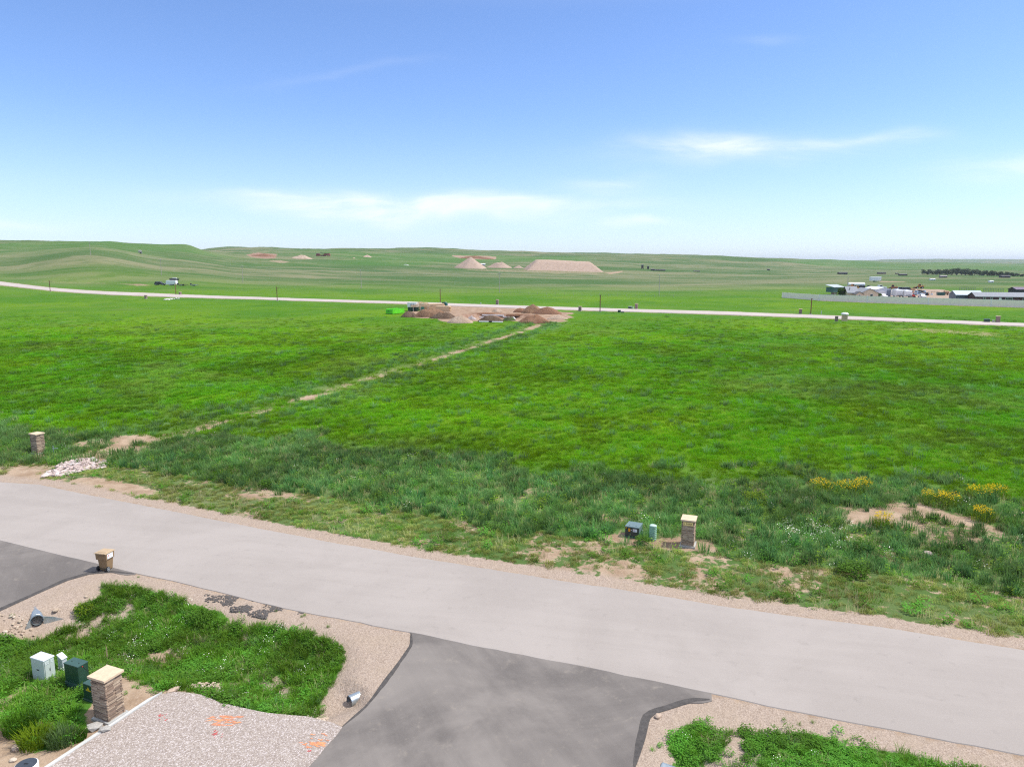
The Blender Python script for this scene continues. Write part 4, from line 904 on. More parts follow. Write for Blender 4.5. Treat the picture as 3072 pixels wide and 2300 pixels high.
for k, (px, py, s, lb) in enumerate([(285, 2185, .5, 'broken block of grey concrete at the foot of the near stone pillar'), (316, 2192, .38, 'smaller chip of concrete between the near stone pillar and the kerb')]):
    p = hit(px, py); o = bpy.data.objects.new('concrete_chunk', rock_mesh(70 + k, CH, 1, .16, .7)); COL.objects.link(o); o.location = (p.x, p.y, p.z + .08); o.scale = (s * 1.2, s * .9, s * .8); o.rotation_euler = (.1, .1, .6); tag(o, lb, 'concrete chunk'); CLEAR.append((p.x, p.y, .35))

def meter_pit():
    p = hit(82, 2320); t = thing('meter_pit', 'round white meter pit with black lid in the bare dirt', 'meter pit', p, 0)
    b = B().lathe([(.33, -.2), (.33, .32), (.30, .34), (.29, .30)], 28).build('ring', WHITE, t, smooth=False)
    l = B().lathe([(.305, .315), (.30, .345), (.02, .36)], 28).build('lid', M('dark_blue_grey_lid', (.045, .055, .07), .45, .15, 8), t); B().box(-.06, .06, -.02, .02, .355, .375).build('grip', BLACK, l)
meter_pit()
def stake():
    p = hit(323, 1982); t = thing('survey_stake', 'thin wooden survey stake standing in the ditch grass', 'stake', p, .3); b = B().box(-.02, .02, -.012, .012, -.2, .62, .9, .9)
    b.build('shaft', M('raw_timber', (.48, .36, .22), .8), t); B().box(-.024, .024, -.016, .016, .18, .22).build('nail_block', M('raw_timber', (.48, .36, .22), .8), t)
stake()
def standpipe():
    p = hit(162, 1366); t = thing('standpipe', 'thin grey standpipe with crossbar next to the far stone pillar', 'pipe', p, 0); B().tube((0, 0, -.2), (0, 0, .85), .03).build('pipe', STEEL, t); B().tube((-.12, 0, .60), (.40, 0, .62), .022).build('crossbar', STEEL, t)
standpipe()
def asphalt_crumbs():
    b = B(); r = random.Random(5); poly = flats(z1p([(1210, 400), (1240, 365), (1400, 375), (1550, 410), (1700, 450), (1830, 480), (1700, 500), (1620, 520), (1500, 490), (1350, 455)])); lo, hi = poly.min(0), poly.max(0); k = 0
    while k < 1100:
        x, y = r.uniform(lo[0], hi[0]), r.uniform(lo[1], hi[1])
        if not inside(poly, np.array([x]), np.array([y]))[0] or (vnoise(np.array([x * 2]), np.array([y * 2]))[0] < .30 + .35 * r.random()): continue
        s = r.uniform(.012, .05); z = h1(x, y) if False else 0.; a = r.uniform(0, 6)
        V = [(x + s * math.cos(a + q * 1.2566) * r.uniform(.6, 1.1), y + s * math.sin(a + q * 1.2566) * r.uniform(.6, 1.1), z + s * .5) for q in range(5)] + [(x + 1.3 * s * math.cos(a + q * 1.2566), y + 1.3 * s * math.sin(a + q * 1.2566), z - .03) for q in range(5)]
        b.add(V, [(0, 1, 2, 3, 4)] + [(q, q + 5, (q + 1) % 5 + 5, (q + 1) % 5) for q in range(5)]); k += 1
    o = b.build('asphalt_crumbs', M('grey_asphalt_crumb', (.10, .09, .084), .9, .3, 8)); o['kind'] = 'stuff'; tag(o, 'crumbled black asphalt spilled on the gravel shoulder of the road', 'rubble')
asphalt_crumbs()

# plants that stand out from the rest
def plant(name, label, px, py, rad, h, mat, n, cat='plant', leaf=False, wid=.012, seed=1, top=None, topmat=None, group=None, lean=.7):
    p = hit(px, py); t = thing(name, label, cat, p, 0, group)
    me = blade_mesh('foliage', n, rad, h * .45, h, wid, lean, mat, seed, leaf); o = bpy.data.objects.new('foliage', me); COL.objects.link(o); o.parent = t
    if topmat:
        me = blade_mesh('blossom', n, rad, h * .85, h * 1.2, .032, 0, topmat, seed + 50, True, .8); o = bpy.data.objects.new('blossom', me); COL.objects.link(o); o.parent = t
    return t
PB_Y = blade_mat('yellow_green_clump', (.125, .205, .012), fac=.85); PB_G = blade_mat('deep_green_clump', (.040, .120, .010), fac=.85); PB_S = blade_mat('sage_clump_leaf', (.090, .150, .060), fac=.85)
plant('grass_clump', 'yellow-green grass clump on bare dirt left of the near stone pillar', 106, 2232, .46, .66, PB_Y, 480, seed=1)
plant('grass_clump', 'deep green bushy clump behind the yellow-green grass clump', 62, 2190, .50, .70, PB_G, 480, seed=2)
plant('grass_clump', 'sage-coloured spiky grass clump next to the concrete kerb', 186, 2228, .42, .62, PB_S, 420, seed=3)
plant('grass_clump', 'low green weed squeezed between the sage clump and the kerb', 236, 2216, .24, .36, PB_G, 260, seed=4)
plant('leafy_bush', 'dark leafy bush at the edge of the bright meadow', 2316, 1432, 1.0, .95, MB_LEAF, 480, 'bush', True, .06, 5)
plant('leafy_bush', 'small leafy bush beside the light green pedestal', 1928, 1632, .45, .60, MB_LEAF, 340, 'bush', True, .035, 6)
plant('leafy_bush', 'round dark bush among weeds right of the address pillar', 2560, 1722, .75, .8, MB_LEAF, 420, 'bush', True, .05, 7)
plant('leafy_bush', 'tall dark bush in the middle of the bare weedy patch', 2588, 1655, .7, 1.0, MB_LEAF, 420, 'bush', True, .045, 8)
plant('leafy_bush', 'lime green bush between the address pillar and the yellow flowers', 2265, 1505, .8, .9, MB_LIME, 420, 'bush', True, .05, 9)
plant('leafy_bush', 'dark low bush on the road side of the weed band', 800, 1462, .55, .6, MB_LEAF, 320, 'bush', True, .05, 10)
plant('leafy_bush', 'leafy green bush against the gravel shoulder in the ditch', 610, 1860, .6, .6, MB_LEAF, 420, 'bush', True, .035, 11)
plant('leafy_bush', 'light green bush sprouting below the pinkish boulder', 252, 1838, .45, .5, MB_LIME, 300, 'bush', True, .03, 12)
for k, (px, py, r_) in enumerate([(2468, 1475, 1.0), (2545, 1480, .95), (2590, 1472, .7), (2805, 1510, 1.0), (2845, 1515, .8), (2935, 1495, .9), (2990, 1490, .8), (2945, 1560, .7), (2650, 1580, .6)]):
    plant('yellow_flower_clump', 'clump of yellow wildflowers at the edge of the bare weedy patch', px, py, r_, .8, MB_LIME, 200, 'flowers', False, .014, 30 + k, None, MB_YEL, 'yellow wildflower clumps by the bare patch')

# ------------------------------------------------------------------ middle distance and far things
RUST = M('rusty_steel', (.16, .065, .04), .8, .25, 6); WOOD = M('weathered_pole_wood', (.36, .33, .29), .9, .12, 3); TYRE = M('tyre_rubber', (.02, .02, .02), .85); GLASS = M('dark_window_glass', (.03, .04, .05), .12, .1, 1, 0, .6)
WHITE_B = M('white_body_paint', (.80, .80, .80), .4, .03); BLACK_B = M('black_body_paint', (.015, .017, .025), .25, .1, 1, 0, .6); FENCE_M = M('pale_beige_fence_panel', (.88, .78, .66), .8, .04, .6); TIMBER = random_mat('sawn_timber', [(.78, .55, .33), (.82, .62, .40), (.70, .48, .28), (.80, .60, .38)])
MASON = M('far_stacked_stone', (.27, .20, .17), .9, .35, 9, .6)
def far_pillar(label, px, py, hpx, cap=True, w=.85):
    p = hit(px, py); h = hpx * mpp(p); t = thing('stone_pillar', label, 'pillar', p, R(-22)); h = max(1.2, min(h, 2.1))
    B().box(-w/2 - .08, w/2 + .08, -w/2 - .08, w/2 + .08, -.3, .10).build('base', CONC, t)
    b = B(); n = 9; r = random.Random(int(px))
    for k in range(n):
        e = r.uniform(-.02, .03); b.box(-w/2 - e, w/2 + e, -w/2 - e, w/2 + e, .10 + (h - .2) * k / n, .10 + (h - .2) * (k + 1) / n - .012)
    b.build('stonework', MASON, t)
    if cap: B().box(-w/2 - .1, w/2 + .1, -w/2 - .1, w/2 + .1, h - .11, h).build('cap', CAPSTONE, t)
    CLEAR.append((p.x, p.y, 1.2)); return t
far_pillar('stone pillar left of the white rock slabs beside the far road', 438, 896, 11)
far_pillar('stone pillar on the far side of the road across from the white rock slabs', 541, 884, 8)
far_pillar('stone pillar across the far road from the building plot', 1492, 913.5, 15)
far_pillar('stone pillar just right of the brown earth heaps by the far road', 1740, 933, 14)
far_pillar('stone pillar behind the far road next to a pale utility box', 1909, 927.5, 17)
far_pillar('slim stone pillar behind the far road left of the last rusty post', 2401, 941.5, 15)
far_pillar('capless stone pillar next to the white-topped kiosk', 2509, 964, 17, False, .8)
far_pillar('stone pillar beyond the far road in front of the beige fence', 2993, 967, 19)
def kiosk():
    p = hit(2533, 962.5); t = thing('mailbox_kiosk', 'tan kiosk with a white domed top beside the far road', 'kiosk', p, R(-22))
    B().box(-.75, .75, -.6, .6, -.2, 1.75).build('body', M('tan_stucco', (.66, .50, .34), .8), t, .03)
    B().box(-.62, .62, -.63, -.6, .5, 1.6).build('panel', M('brown_panel', (.52, .38, .25), .7), t)
    d = B().lathe([(1.0, 1.72), (1.02, 1.86), (.86, 2.10), (.5, 2.28), (.05, 2.33)], 20); d.V = [(x, y * .85, z) for x, y, z in d.V]; d.build('dome', WHITE, t, smooth=True); CLEAR.append((p.x, p.y, 1.5))
kiosk()
def small_box(name, label, cat, px, py, w, d, h, mat, lid=None, rz=-22):
    p = hit(px, py); t = thing(name, label, cat, p, R(rz)); B().box(-w/2, w/2, -d/2, d/2, -.15, h * .9).build('body', mat, t, .02); B().box(-w/2 - .03, w/2 + .03, -d/2 - .03, d/2 + .03, h * .9, h, .96, .96).build('lid', lid or mat, t); CLEAR.append((p.x, p.y, max(w, d))); return t
small_box('transformer_box', 'dark utility box with pale lid left of a stone pillar behind the far road', 'transformer', 1890, 925.5, 1.1, .9, .75, DARK_GREEN, PALE_LID)
small_box('utility_pedestal', 'pale stub pedestal between utility box and stone pillar behind the far road', 'pedestal', 1899, 926, .4, .4, .6, GREY_GREEN)
small_box('transformer_box', 'black utility box on the field side of the far road', 'transformer', 1858, 937, .85, .8, .75, DARK_GREEN)
small_box('utility_vault', 'low dark vault lid beside the black utility box', 'vault', 1868, 938, .8, .7, .35, DARK_GREEN)
small_box('utility_pedestal', 'small pale green pedestal across the far road from the earth heaps', 'pedestal', 1442, 912, .35, .35, .55, GREY_GREEN)
small_box('transformer_box', 'grey-green transformer box left of the stone pillar before the beige fence', 'transformer', 2960, 966, 1.3, 1.0, .85, DARK_GREEN, GREEN_LID)
small_box('utility_pedestal', 'pale stub pedestal next to the grey-green transformer box', 'pedestal', 2980, 966, .45, .45, .55, GREY_GREEN)
small_box('utility_pedestal', 'thin pale marker pedestal behind the far road in front of the beige fence', 'pedestal', 2464, 943, .22, .22, 1.1, GREY_GREEN)
for k, (px, py) in enumerate([(494, 900), (500, 899), (507, 899.5), (514, 898), (520, 897.5), (528, 897), (535, 897)]):
    p = hit(px, py); o = bpy.data.objects.new('rock_slab', rock_mesh(300 + k, M('white_limestone', (.66, .64, .60), .9, .12, 4), 1, .2, .8)); COL.objects.link(o); o.location = (p.x, p.y, p.z + .15); o.scale = (1.5, 1.2, .9); o.rotation_euler = (.2, -.3, k); tag(o, 'pale limestone slab in the row beside the far road', 'rock', 'limestone slabs beside the far road')

def rusty_post(label, px, py, hpx, arm=0):
    p = hit(px, py); h = hpx * mpp(p); t = thing('rusty_post', label, 'post', p, 0); B().tube((0, 0, -.3), (0, 0, h), .16, .14, 8).build('shaft', RUST, t); B().box(-.35, .35, -.35, .35, -.2, .18).build('footing', CONC, t)
    B().box(-.18, .18, -.18, .18, h - .05, h + .12).build('cap', RUST, t)
    if arm: a = B().tube((0, 0, h - .5), (arm, 0, h - .35), .07, n=6); a.box(arm - .25, arm + .25, -.15, .15, h - .5, h - .32); a.build('arm', RUST, t)
    CLEAR.append((p.x, p.y, 1))
rusty_post('rusty steel post where the far road bends towards the hills', 151, 875, 33, 1.2)
rusty_post('rusty steel post in front of the parked white trailer', 528, 884, 34)
rusty_post('rusty steel post with a short arm at the far road left of the green skip', 832, 903, 41, .8)
rusty_post('rusty steel post behind the timber stacks', 1321, 908, 40)
rusty_post('rusty steel post on the field side of the far road right of the earth heaps', 1800, 935, 49)
rusty_post('rusty steel post left of the mailbox kiosk', 2432, 943, 46)

def utility_pole(label, px, py, hpx, arm=True, h=None):
    p = hit(px, py); h = h or max(8., min(hpx * mpp(p), 13)); t = thing('utility_pole', label, 'utility pole', p, 0); B().tube((0, 0, -.5), (0, 0, h), .17, .12, 8).build('shaft', WOOD, t)
    if arm:
        a = B().box(-1.1, 1.1, -.07, .07, h - .9, h - .72).build('crossarm', WOOD, t)
        for x in (-1.0, 1.0): B().tube((x, 0, h - .72), (x, 0, h - .45), .06, n=6).build('insulator', WHITE, a)
    B().tube((0, 0, h), (0, 0, h + .3), .07, n=6).build('insulator', WHITE, t); return p, h
POLES = [utility_pole(*a) for a in [
 ('weathered utility pole high on the tan hillside at its grassy crest', 272, 766, 41), ('weathered utility pole standing behind the black car and white trailer', 485, 826, 49), ('weathered utility pole right of the parked trailers', 729, 849, 52),
 ('weathered utility pole in the pasture beyond the green skip', 1084, 865, 55, False), ('weathered utility pole in front of the tall gravel cone', 1498, 877.5, 60), ('weathered utility pole below the dark water towers', 1977, 887, 61, False)]]
P_YARD = utility_pole('weathered utility pole behind the beige fence beside the round tree', 2540, 890, 59, False)
def wire(a, b, label):
    (p, hp), (q, hq) = a, b; A = p + Vector((0, 0, hp)); Q = q + Vector((0, 0, hq)); m = B(); pts = [A.lerp(Q, i / 14) - Vector((0, 0, 1.6 * 4 * (i / 14) * (1 - i / 14))) for i in range(15)]
    for u, v in zip(pts[:-1], pts[1:]): m.tube(u, v, .02, n=4, caps=False)
    o = m.build('power_line', STEEL); tag(o, label, 'wire')
for k, (a, b) in enumerate(zip(POLES[:-1], POLES[1:])): wire(a, b, 'thin power line ' + ['from the hillside pole to the pole behind the trailer', 'between the two poles beside the parked trailers', 'between the trailer poles and the pole beyond the green skip', 'from the pole beyond the green skip to the gravel cone pole', 'from the gravel cone pole to the pole below the water towers'][k])

def wheels(t, xs, ys, r, w=.22, rim=None):
    for x in xs:
        for y in ys:
            o = B().tube((x, y - w/2, r), (x, y + w/2, r), r, n=14).build('wheel', TYRE, t); s = -1 if y < 0 else 1
            B().tube((x, y + s * w * .5, r), (x, y + s * (w * .5 + .02), r), r * .55, n=10).build('rim', rim or STEEL, o)
def car(name, label, cat, px, py, rz, paint, kind='suv', s=1., group=None, dz=0.):
    p = hit(px, py); t = thing(name, label, cat, p, rz, group); L = 2.6; t.scale = (s, s, s)
    B().prism([(-L, .35), (L, .35), (L, .78), (L - .2, .98), (.95, 1.06), (-L + .05, 1.06), (-L, .9)], -.95, .95).build('body', paint, t, .05)
    if kind == 'suv': cab = [(.95, 1.06), (.35, 1.72), (-2.2, 1.75), (-2.5, 1.06)]; win = [(.72, 1.12), (.28, 1.62), (-2.1, 1.64), (-2.28, 1.12)]
    else:
        cab = [(1.0, 1.06), (.5, 1.72), (-.75, 1.74), (-.9, 1.06)]; win = [(.8, 1.12), (.42, 1.62), (-.66, 1.64), (-.75, 1.12)]
        B().box(-L + .1, -1.0, -.8, .8, 1.04, 1.075).build('cargo_bed', BLACK, t)
    c = B().prism(cab, -.82, .82).build('cabin', paint, t, .04); B().prism(win, -.835, .835).build('side_windows', GLASS, c)
    B().add([(cab[0][0] - .05, -.72, 1.13), (cab[0][0] - .05, .72, 1.13), (cab[1][0] + .04, .68, 1.64), (cab[1][0] + .04, -.68, 1.64)], [(0, 1, 2, 3)]).build('windscreen', GLASS, c)
    for x, n_ in ((L, 'front_bumper'), (-L - .1, 'rear_bumper')): B().box(x, x + .1, -.85, .85, .38, .6).build(n_, STEEL, t)
    for y in (-.7, .7):
        B().box(L - .02, L + .02, y - .14, y + .14, .72, .86).build('headlight', WHITE, t); B().box(-L - .02, -L + .02, y - .1, y + .1, .75, 1.0).build('tail_light', RED, t)
    wheels(t, (-1.65, 1.65), (-.88, .88), .39); return t
def trailer(name, label, px, py, rz, L, Wd, Hh, paint, z0=.5, axles=2, cat='trailer', box=True, top=None):
    p = hit(px, py); t = thing(name, label, cat, p, rz)
    if box:
        B().box(-L/2, L/2, -Wd/2, Wd/2, z0, Hh).build('body', paint, t, .06); B().box(-L/2 + .05, L/2 - .05, -Wd/2 + .05, Wd/2 - .05, Hh - .01, Hh + .06, .97, .95).build('roof', top or WHITE_B, t)
        B().box(-L/2 + .6, -L/2 + 1.4, -Wd/2 - .02, -Wd/2, z0 + .1, Hh - .35).build('door', paint, t); B().box(-L/2 - .01, L/2 + .01, -Wd/2 - .015, Wd/2 + .015, z0, z0 + .25).build('skirt', STEEL, t)
    else:
        B().box(-L/2, L/2, -Wd/2, Wd/2, z0, z0 + .14).build('deck', paint, t); B().box(-L/2, -L/2 + .08, -Wd/2, Wd/2, z0 + .1, z0 + .9).build('tail_ramp', BLACK, t)
        for y in (-Wd/2, Wd/2): B().box(-L/2, L/2, y - .03, y + .03, z0 + .3, z0 + .38).build('side_rail', BLACK, t)
    B().tube((L/2, 0, z0), (L/2 + 1.1, 0, z0 - .05), .07, n=6).build('drawbar', BLACK, t)
    wheels(t, [(k - (axles - 1) / 2) * .85 - .3 for k in range(axles)], (-Wd/2 + .05, Wd/2 - .05), .36, .22, WHITE_B); return t
car('parked_car', 'black off-roader parked in front of a white enclosed trailer', 'car', 481, 855.5, R(-4), BLACK_B, 'suv', 1.12)
trailer('enclosed_trailer', 'white enclosed trailer parked behind the black off-roader', 516, 856, R(-4), 5.6, 2.3, 2.7, WHITE_B)
def roof_load():
    p = hit(516, 850); t = thing('covered_boat', 'dark covered boat showing above the white enclosed trailer', 'boat', (p.x + .6, p.y + 2, p.z), R(-4)); B().prism([(-2.4, 1.6), (2.0, 1.5), (2.7, 2.6), (-2.6, 2.8)], -.9, .9).build('hull', BLACK_B, t, .1); B().box(-1.2, 1.4, -.5, .5, 2.75, 3.15, .8, .8).build('cover', M('pale_grey_cover', (.55, .56, .57), .7), t, .05); B().box(-1.8, 1.8, -.6, .6, .3, 1.6, .9, .9).build('cradle', BLACK, t); wheels(t, (-.5, .5), (-.85, .85), .36)
roof_load()
trailer('flatbed_trailer', 'black flatbed trailer with white wheel hubs right of the white trailer', 547, 857, R(-4), 5.0, 2.0, 1, BLACK, .45, 2, 'trailer', False)
trailer('flatbed_trailer', 'small grey flatbed trailer with upright ramp at the end of the row', 582, 857.5, R(-4), 3.6, 1.8, 1, STEEL, .5, 1, 'trailer', False)

# green skip and the building plot
def skip():
    LG = M('lime_green_paint', (.135, .62, .012), .45, .05, 1, 0, .4); p = hit(1168, 942.5); t = thing('rubbish_skip', 'bright lime green roll-off skip standing on the meadow', 'skip', (p.x, p.y, p.z), R(-26)); w, L, h = 2.5, 6.2, 1.5
    hl, hw = L / 2, w / 2; oy = hl
    for s in (-1, 1): B().box(s * hw - .05, s * hw + .05, 0, L, .12, h).build('side_wall', LG, t)
    for y, n_ in ((0, 'tailgate'), (L, 'front_wall')): B().box(-hw + .06, hw - .06, y - .05, y + .05, .12, h).build(n_, LG, t)
    B().box(-hw + .05, hw - .05, .05, L - .05, .12, .2).build('floor', LG, t)
    for s in (-1, 1):
        for k in range(9): y = .35 + k * (L - .7) / 8; B().box(s * (hw + .05) - .06, s * (hw + .05) + .06, y - .06, y + .06, .15, h - .08).build('rib', LG, t)
        B().box(s * hw - .10, s * hw + .10, -.06, L + .06, h - .06, h + .06).build('top_rail', LG, t)
    for z in (.35, .72, 1.1): B().box(-hw, hw, -.14, -.05, z - .05, z + .05).build('rib', LG, t)
    B().box(-.6, .1, -.16, -.14, .8, 1.0).build('lettering_plate', DARK_GREEN, t)
    for s in (-1, 1): B().tube((s * .6, .2, .1), (s * .6, .45, .1), .1).build('roller', BLACK, t)
    CLEAR.append((p.x + 1, p.y + 2.5, 4))
skip()
def soil_mat(name, lo, hi, green=0.):
    m, T = make_mat(name); pos = T.new('ShaderNodeNewGeometry').outputs['Position']; n = T.noise(pos, .35, 6, .7, .4); f = T.noise(pos, 2.5, 4, .7); c = T.mix(T.smooth(T.math('ADD', T.math('MULTIPLY', n, .6), T.math('MULTIPLY', f, .4)), .36, .64), lo, hi)
    if green: c = T.mix(T.math('MULTIPLY', T.smooth(T.noise(pos, .6, 5, .7), .42, .58), green), c, (.06, .11, .03))
    finish(T, c, .95, .1, bump=f, bstr=.8, bdist=.35); return m
SOIL_B = soil_mat('brown_soil', (.16, .092, .055), (.30, .185, .115)); SOIL_D = soil_mat('dark_topsoil', (.085, .056, .040), (.17, .118, .082)); SOIL_P = soil_mat('pinkish_sand', (.36, .265, .195), (.50, .39, .30)); SOIL_G = soil_mat('grassed_topsoil', (.09, .07, .05), (.16, .13, .09), .8); SOIL_R = soil_mat('reddish_soil', (.17, .088, .052), (.29, .165, .105))
STOCK = soil_mat('gravel_stockpile', (.36, .265, .205), (.45, .34, .27)); GREYG = soil_mat('grey_gravel', (.33, .28, .26), (.46, .40, .375))
def mound(label, px, py, wpx, hpx, mat, seed, depth=.7, peak=1.5, name='earth_heap', cat='heap', lumpy=.34, nring=14, nseg=34):
    p = hit(px, py); s = mpp(p); rx = wpx * s / 2; h = hpx * s; ry = max(rx * depth, h * .9); c = (p.x, p.y + ry * .9); cz = float(base_h(np.array([c[0]]), np.array([c[1]]))[0]); h = max(.4, h)
    r = np.random.default_rng(seed); of = r.random(2) * 50; Fc = []
    q, a = np.meshgrid(np.arange(nring + 1) / nring, 2 * np.pi * np.arange(nseg) / nseg, indexing='ij'); q = q.ravel(); a = a.ravel()
    e = 1 + fbm(np.cos(a) * 1.3 + of[0], np.sin(a) * 1.3 + of[1], 3) * .5; x, y = np.cos(a) * q * rx * e, np.sin(a) * q * ry * e
    z = np.where(q < 1, h * (1 - q ** peak) * (1 + lumpy * 2 * fbm(x / rx * 2 + of[0], y / rx * 2 + of[1], 4)), -.5)
    V = np.stack([x, y, z + base_h(c[0] + x, c[1] + y) - cz], 1)
    for j in range(nring):
        for i in range(nseg): Fc.append((j * nseg + i, j * nseg + (i + 1) % nseg, (j + 1) * nseg + (i + 1) % nseg, (j + 1) * nseg + i))
    o = mesh_obj(name, V, Fc, mat, None, True); o.location = (c[0], c[1], cz); bm = bmesh.new(); bm.from_mesh(o.data); bmesh.ops.remove_doubles(bm, verts=bm.verts, dist=.001); bmesh.ops.recalc_face_normals(bm, faces=bm.faces); bm.to_mesh(o.data); bm.free()
    tag(o, label, cat); CLEAR.append((c[0], c[1], rx)); return o
mound('low dark topsoil heap nearest the lime green skip', 1223, 952, 52, 17, SOIL_D, 1)
mound('broad brown earth heap in front of the timber stacks', 1291, 952, 108, 27, SOIL_B, 2, .45)
mound('dark brown earth heap at the foot of the broad brown heap', 1329, 957, 84, 20, SOIL_D, 3, .5)
mound('pale pink sand heap on the meadow edge of the building plot', 1381, 970, 84, 23, SOIL_P, 4, .6)
mound('small grey gravel heap between sand heap and grassed topsoil', 1415, 959, 32, 11, GREYG, 5)
mound('dark topsoil heap behind the long white pipe', 1470, 966, 78, 18, SOIL_D, 6, .5)
mound('grassed-over topsoil heap right of the white pipe', 1525, 963, 44, 14, SOIL_G, 7)
mound('reddish brown earth heap at the mouth of the grassy swale', 1605, 971, 104, 25, SOIL_R, 8, .5)
mound('brown earth heap on the left of the rear row along the far road', 1562, 938, 46, 15, SOIL_R, 9, .5)
mound('tallest brown earth heap of the rear row along the far road', 1600, 940, 70, 24, SOIL_B, 10, .5)
mound('wide reddish earth heap at the right end of the rear row', 1645, 943, 90, 20, SOIL_R, 11, .45)
mound('flat tan soil heap spilling onto the green at the plot corner', 1674, 958, 64, 11, SOIL_P, 12, .5)
mound('little tan sand cone close to the far road', 1492, 936, 34, 11, SOIL_P, 13)
for a in [('long dark soil bank behind the concrete footings', 1455, 941.5, 120, 4, SOIL_R, 14, .12), ('second soil bank on the right of the concrete footings', 1560, 945.5, 80, 4, SOIL_R, 15, .15)]: mound(*a, lumpy=.5)
def lumber(label, px, py, rz, L, wide, rows, seed, wrap=False):
    p = hit(px, py); t = thing('timber_stack', label, 'timber', p, rz); r = random.Random(seed); u = bpy.data.meshes.get('timber_plank')
    if not u: o = B().box(-.5, .5, -.5, .5, -.5, .5).build('timber_plank', TIMBER); u = o.data; bpy.data.objects.remove(o)
    for x in (-L * .3, L * .3): B().box(x - .06, x + .06, -wide/2, wide/2, -.1, .16).build('bearer', WOOD, t)
    for k in range(rows):
        for j in range(6): put('plank', u, t, (r.uniform(-.2, .2), -wide/2 + wide * (j + .5) / 6, .22 + k * .13), (0, 0, r.uniform(-.02, .02)), (L * r.uniform(.85, 1.05), wide / 6.4, .11))
    if wrap: B().box(-L * .2, L * .25, -wide/2 - .03, wide/2 + .03, .1, .26 + rows * .13).build('wrap', M('teal_wrap', (.10, .36, .28), .5), t)
    CLEAR.append((p.x, p.y, 3))
lumber('sawn timber stack next to the white site container', 1262, 926, R(8), 5.0, 2.2, 15, 1); lumber('timber stack with a teal plastic wrap in the middle of the row', 1272, 930, R(-6), 4.5, 1.8, 14, 2, True)
lumber('long tall stack of sawn timber in front of the rusty post', 1304, 931, R(10), 6.5, 2.4, 16, 3); lumber('low timber stack at the right end of the row beside the green machine', 1330, 934, R(-14), 5.0, 1.8, 12, 4)
def trusses():
    p = hit(1262, 934); t = thing('roof_truss_pile', 'leaning pile of pale roof trusses over the brown earth heap', 'timber', p, R(6)); r = random.Random(4)
    for k in range(7):
        b = B(); z = 1.5 + k * .12; b.box(-3.2, 3.2, -.04 + k * .25, .04 + k * .25, z, z + .1); b.tube((-3.2, k * .25, z), (0, k * .25, z + .9), .05, n=4); b.tube((3.2, k * .25, z), (0, k * .25, z + .9), .05, n=4); b.build('truss', TIMBER, t)
    for x in (-2.4, 0, 2.4): B().box(x - .1, x + .1, -.2, 1.9, -.1, 1.52).build('bearer', WOOD, t)
trusses()
def site_box():
    p = hit(1240, 933); t = thing('site_container', 'white site container raised on a dark green chassis', 'container', p, R(-12))
    B().box(-1.5, 1.5, -1.1, 1.1, .1, 1.35).build('chassis', DARK_GREEN, t, .03); B().box(-1.6, 1.6, -1.2, 1.2, 1.35, 2.75).build('body', WHITE_B, t, .04); B().box(-1.66, 1.66, -1.26, 1.26, 2.75, 2.85).build('roof', WHITE_B, t)
    for x in (-.3, .55): B().box(x - .22, x + .22, -1.225, -1.2, 1.75, 2.4).build('window', M('blue_grey_pane', (.20, .26, .36), .3), t)
    CLEAR.append((p.x, p.y, 2.5))
site_box()
def green_machine():
    p = hit(1334, 921); t = thing('green_compressor', 'dark green towable compressor by the far road', 'machine', p, R(-15)); B().box(-1.0, 1.0, -.7, .7, .5, 1.55, .9, .9).build('body', M('teal_green_paint', (.02, .10, .085), .4), t, .08); B().box(-.7, .2, -.5, .5, 1.5, 1.75).build('cowl', BLACK, t); B().tube((.5, 0, 1.5), (.5, 0, 2.0), .08).build('exhaust', WHITE, t); wheels(t, (0,), (-.72, .72), .38); B().tube((-1, 0, .6), (-2, 0, .5), .06).build('drawbar', BLACK, t); CLEAR.append((p.x, p.y, 1.5))
green_machine()
def footing(label, pts, w=.25):
    P = [hit(*q) for q in pts]; c = P[0]; t = thing('footing_form', label, 'footing', c, 0)
    for a, b in zip(P[:-1], P[1:]):
        d = (b - a); d.z = 0; L = d.length; o = B().box(-.1, L + .1, -w/2, w/2, -.2, .15).build('form_board', WHITE, t); o.location = a - c; o.rotation_euler = (0, 0, math.atan2(d.y, d.x))
footing('long white concrete footing strip inside the dug plot', [(1447, 944.5), (1510, 948.5)]); footing('short pale footing strip on the left of the dug plot', [(1438, 951.5), (1462, 949)]); footing('pale footing corner near the right soil bank', [(1510, 950), (1540, 951), (1553, 957)])
def long_pipe():
    a = hit(1437, 966.5); b = hit(1508, 968); t = thing('white_pipe', 'long white plastic pipe lying in front of the topsoil heap', 'pipe', a, 0); d = b - a; B().tube((0, 0, .18), (d.x, d.y, d.z + .18), .16, n=10).build('barrel', WHITE, t); m = d * .42; n = d * .55; B().tube((m.x, m.y, .2), (n.x, n.y, .2), .20, n=10).build('coupling', BLACK, t); CLEAR.extend([(a.x + d.x * q, a.y + d.y * q, 1.2) for q in (0, .25, .5, .75, 1)])
long_pipe()

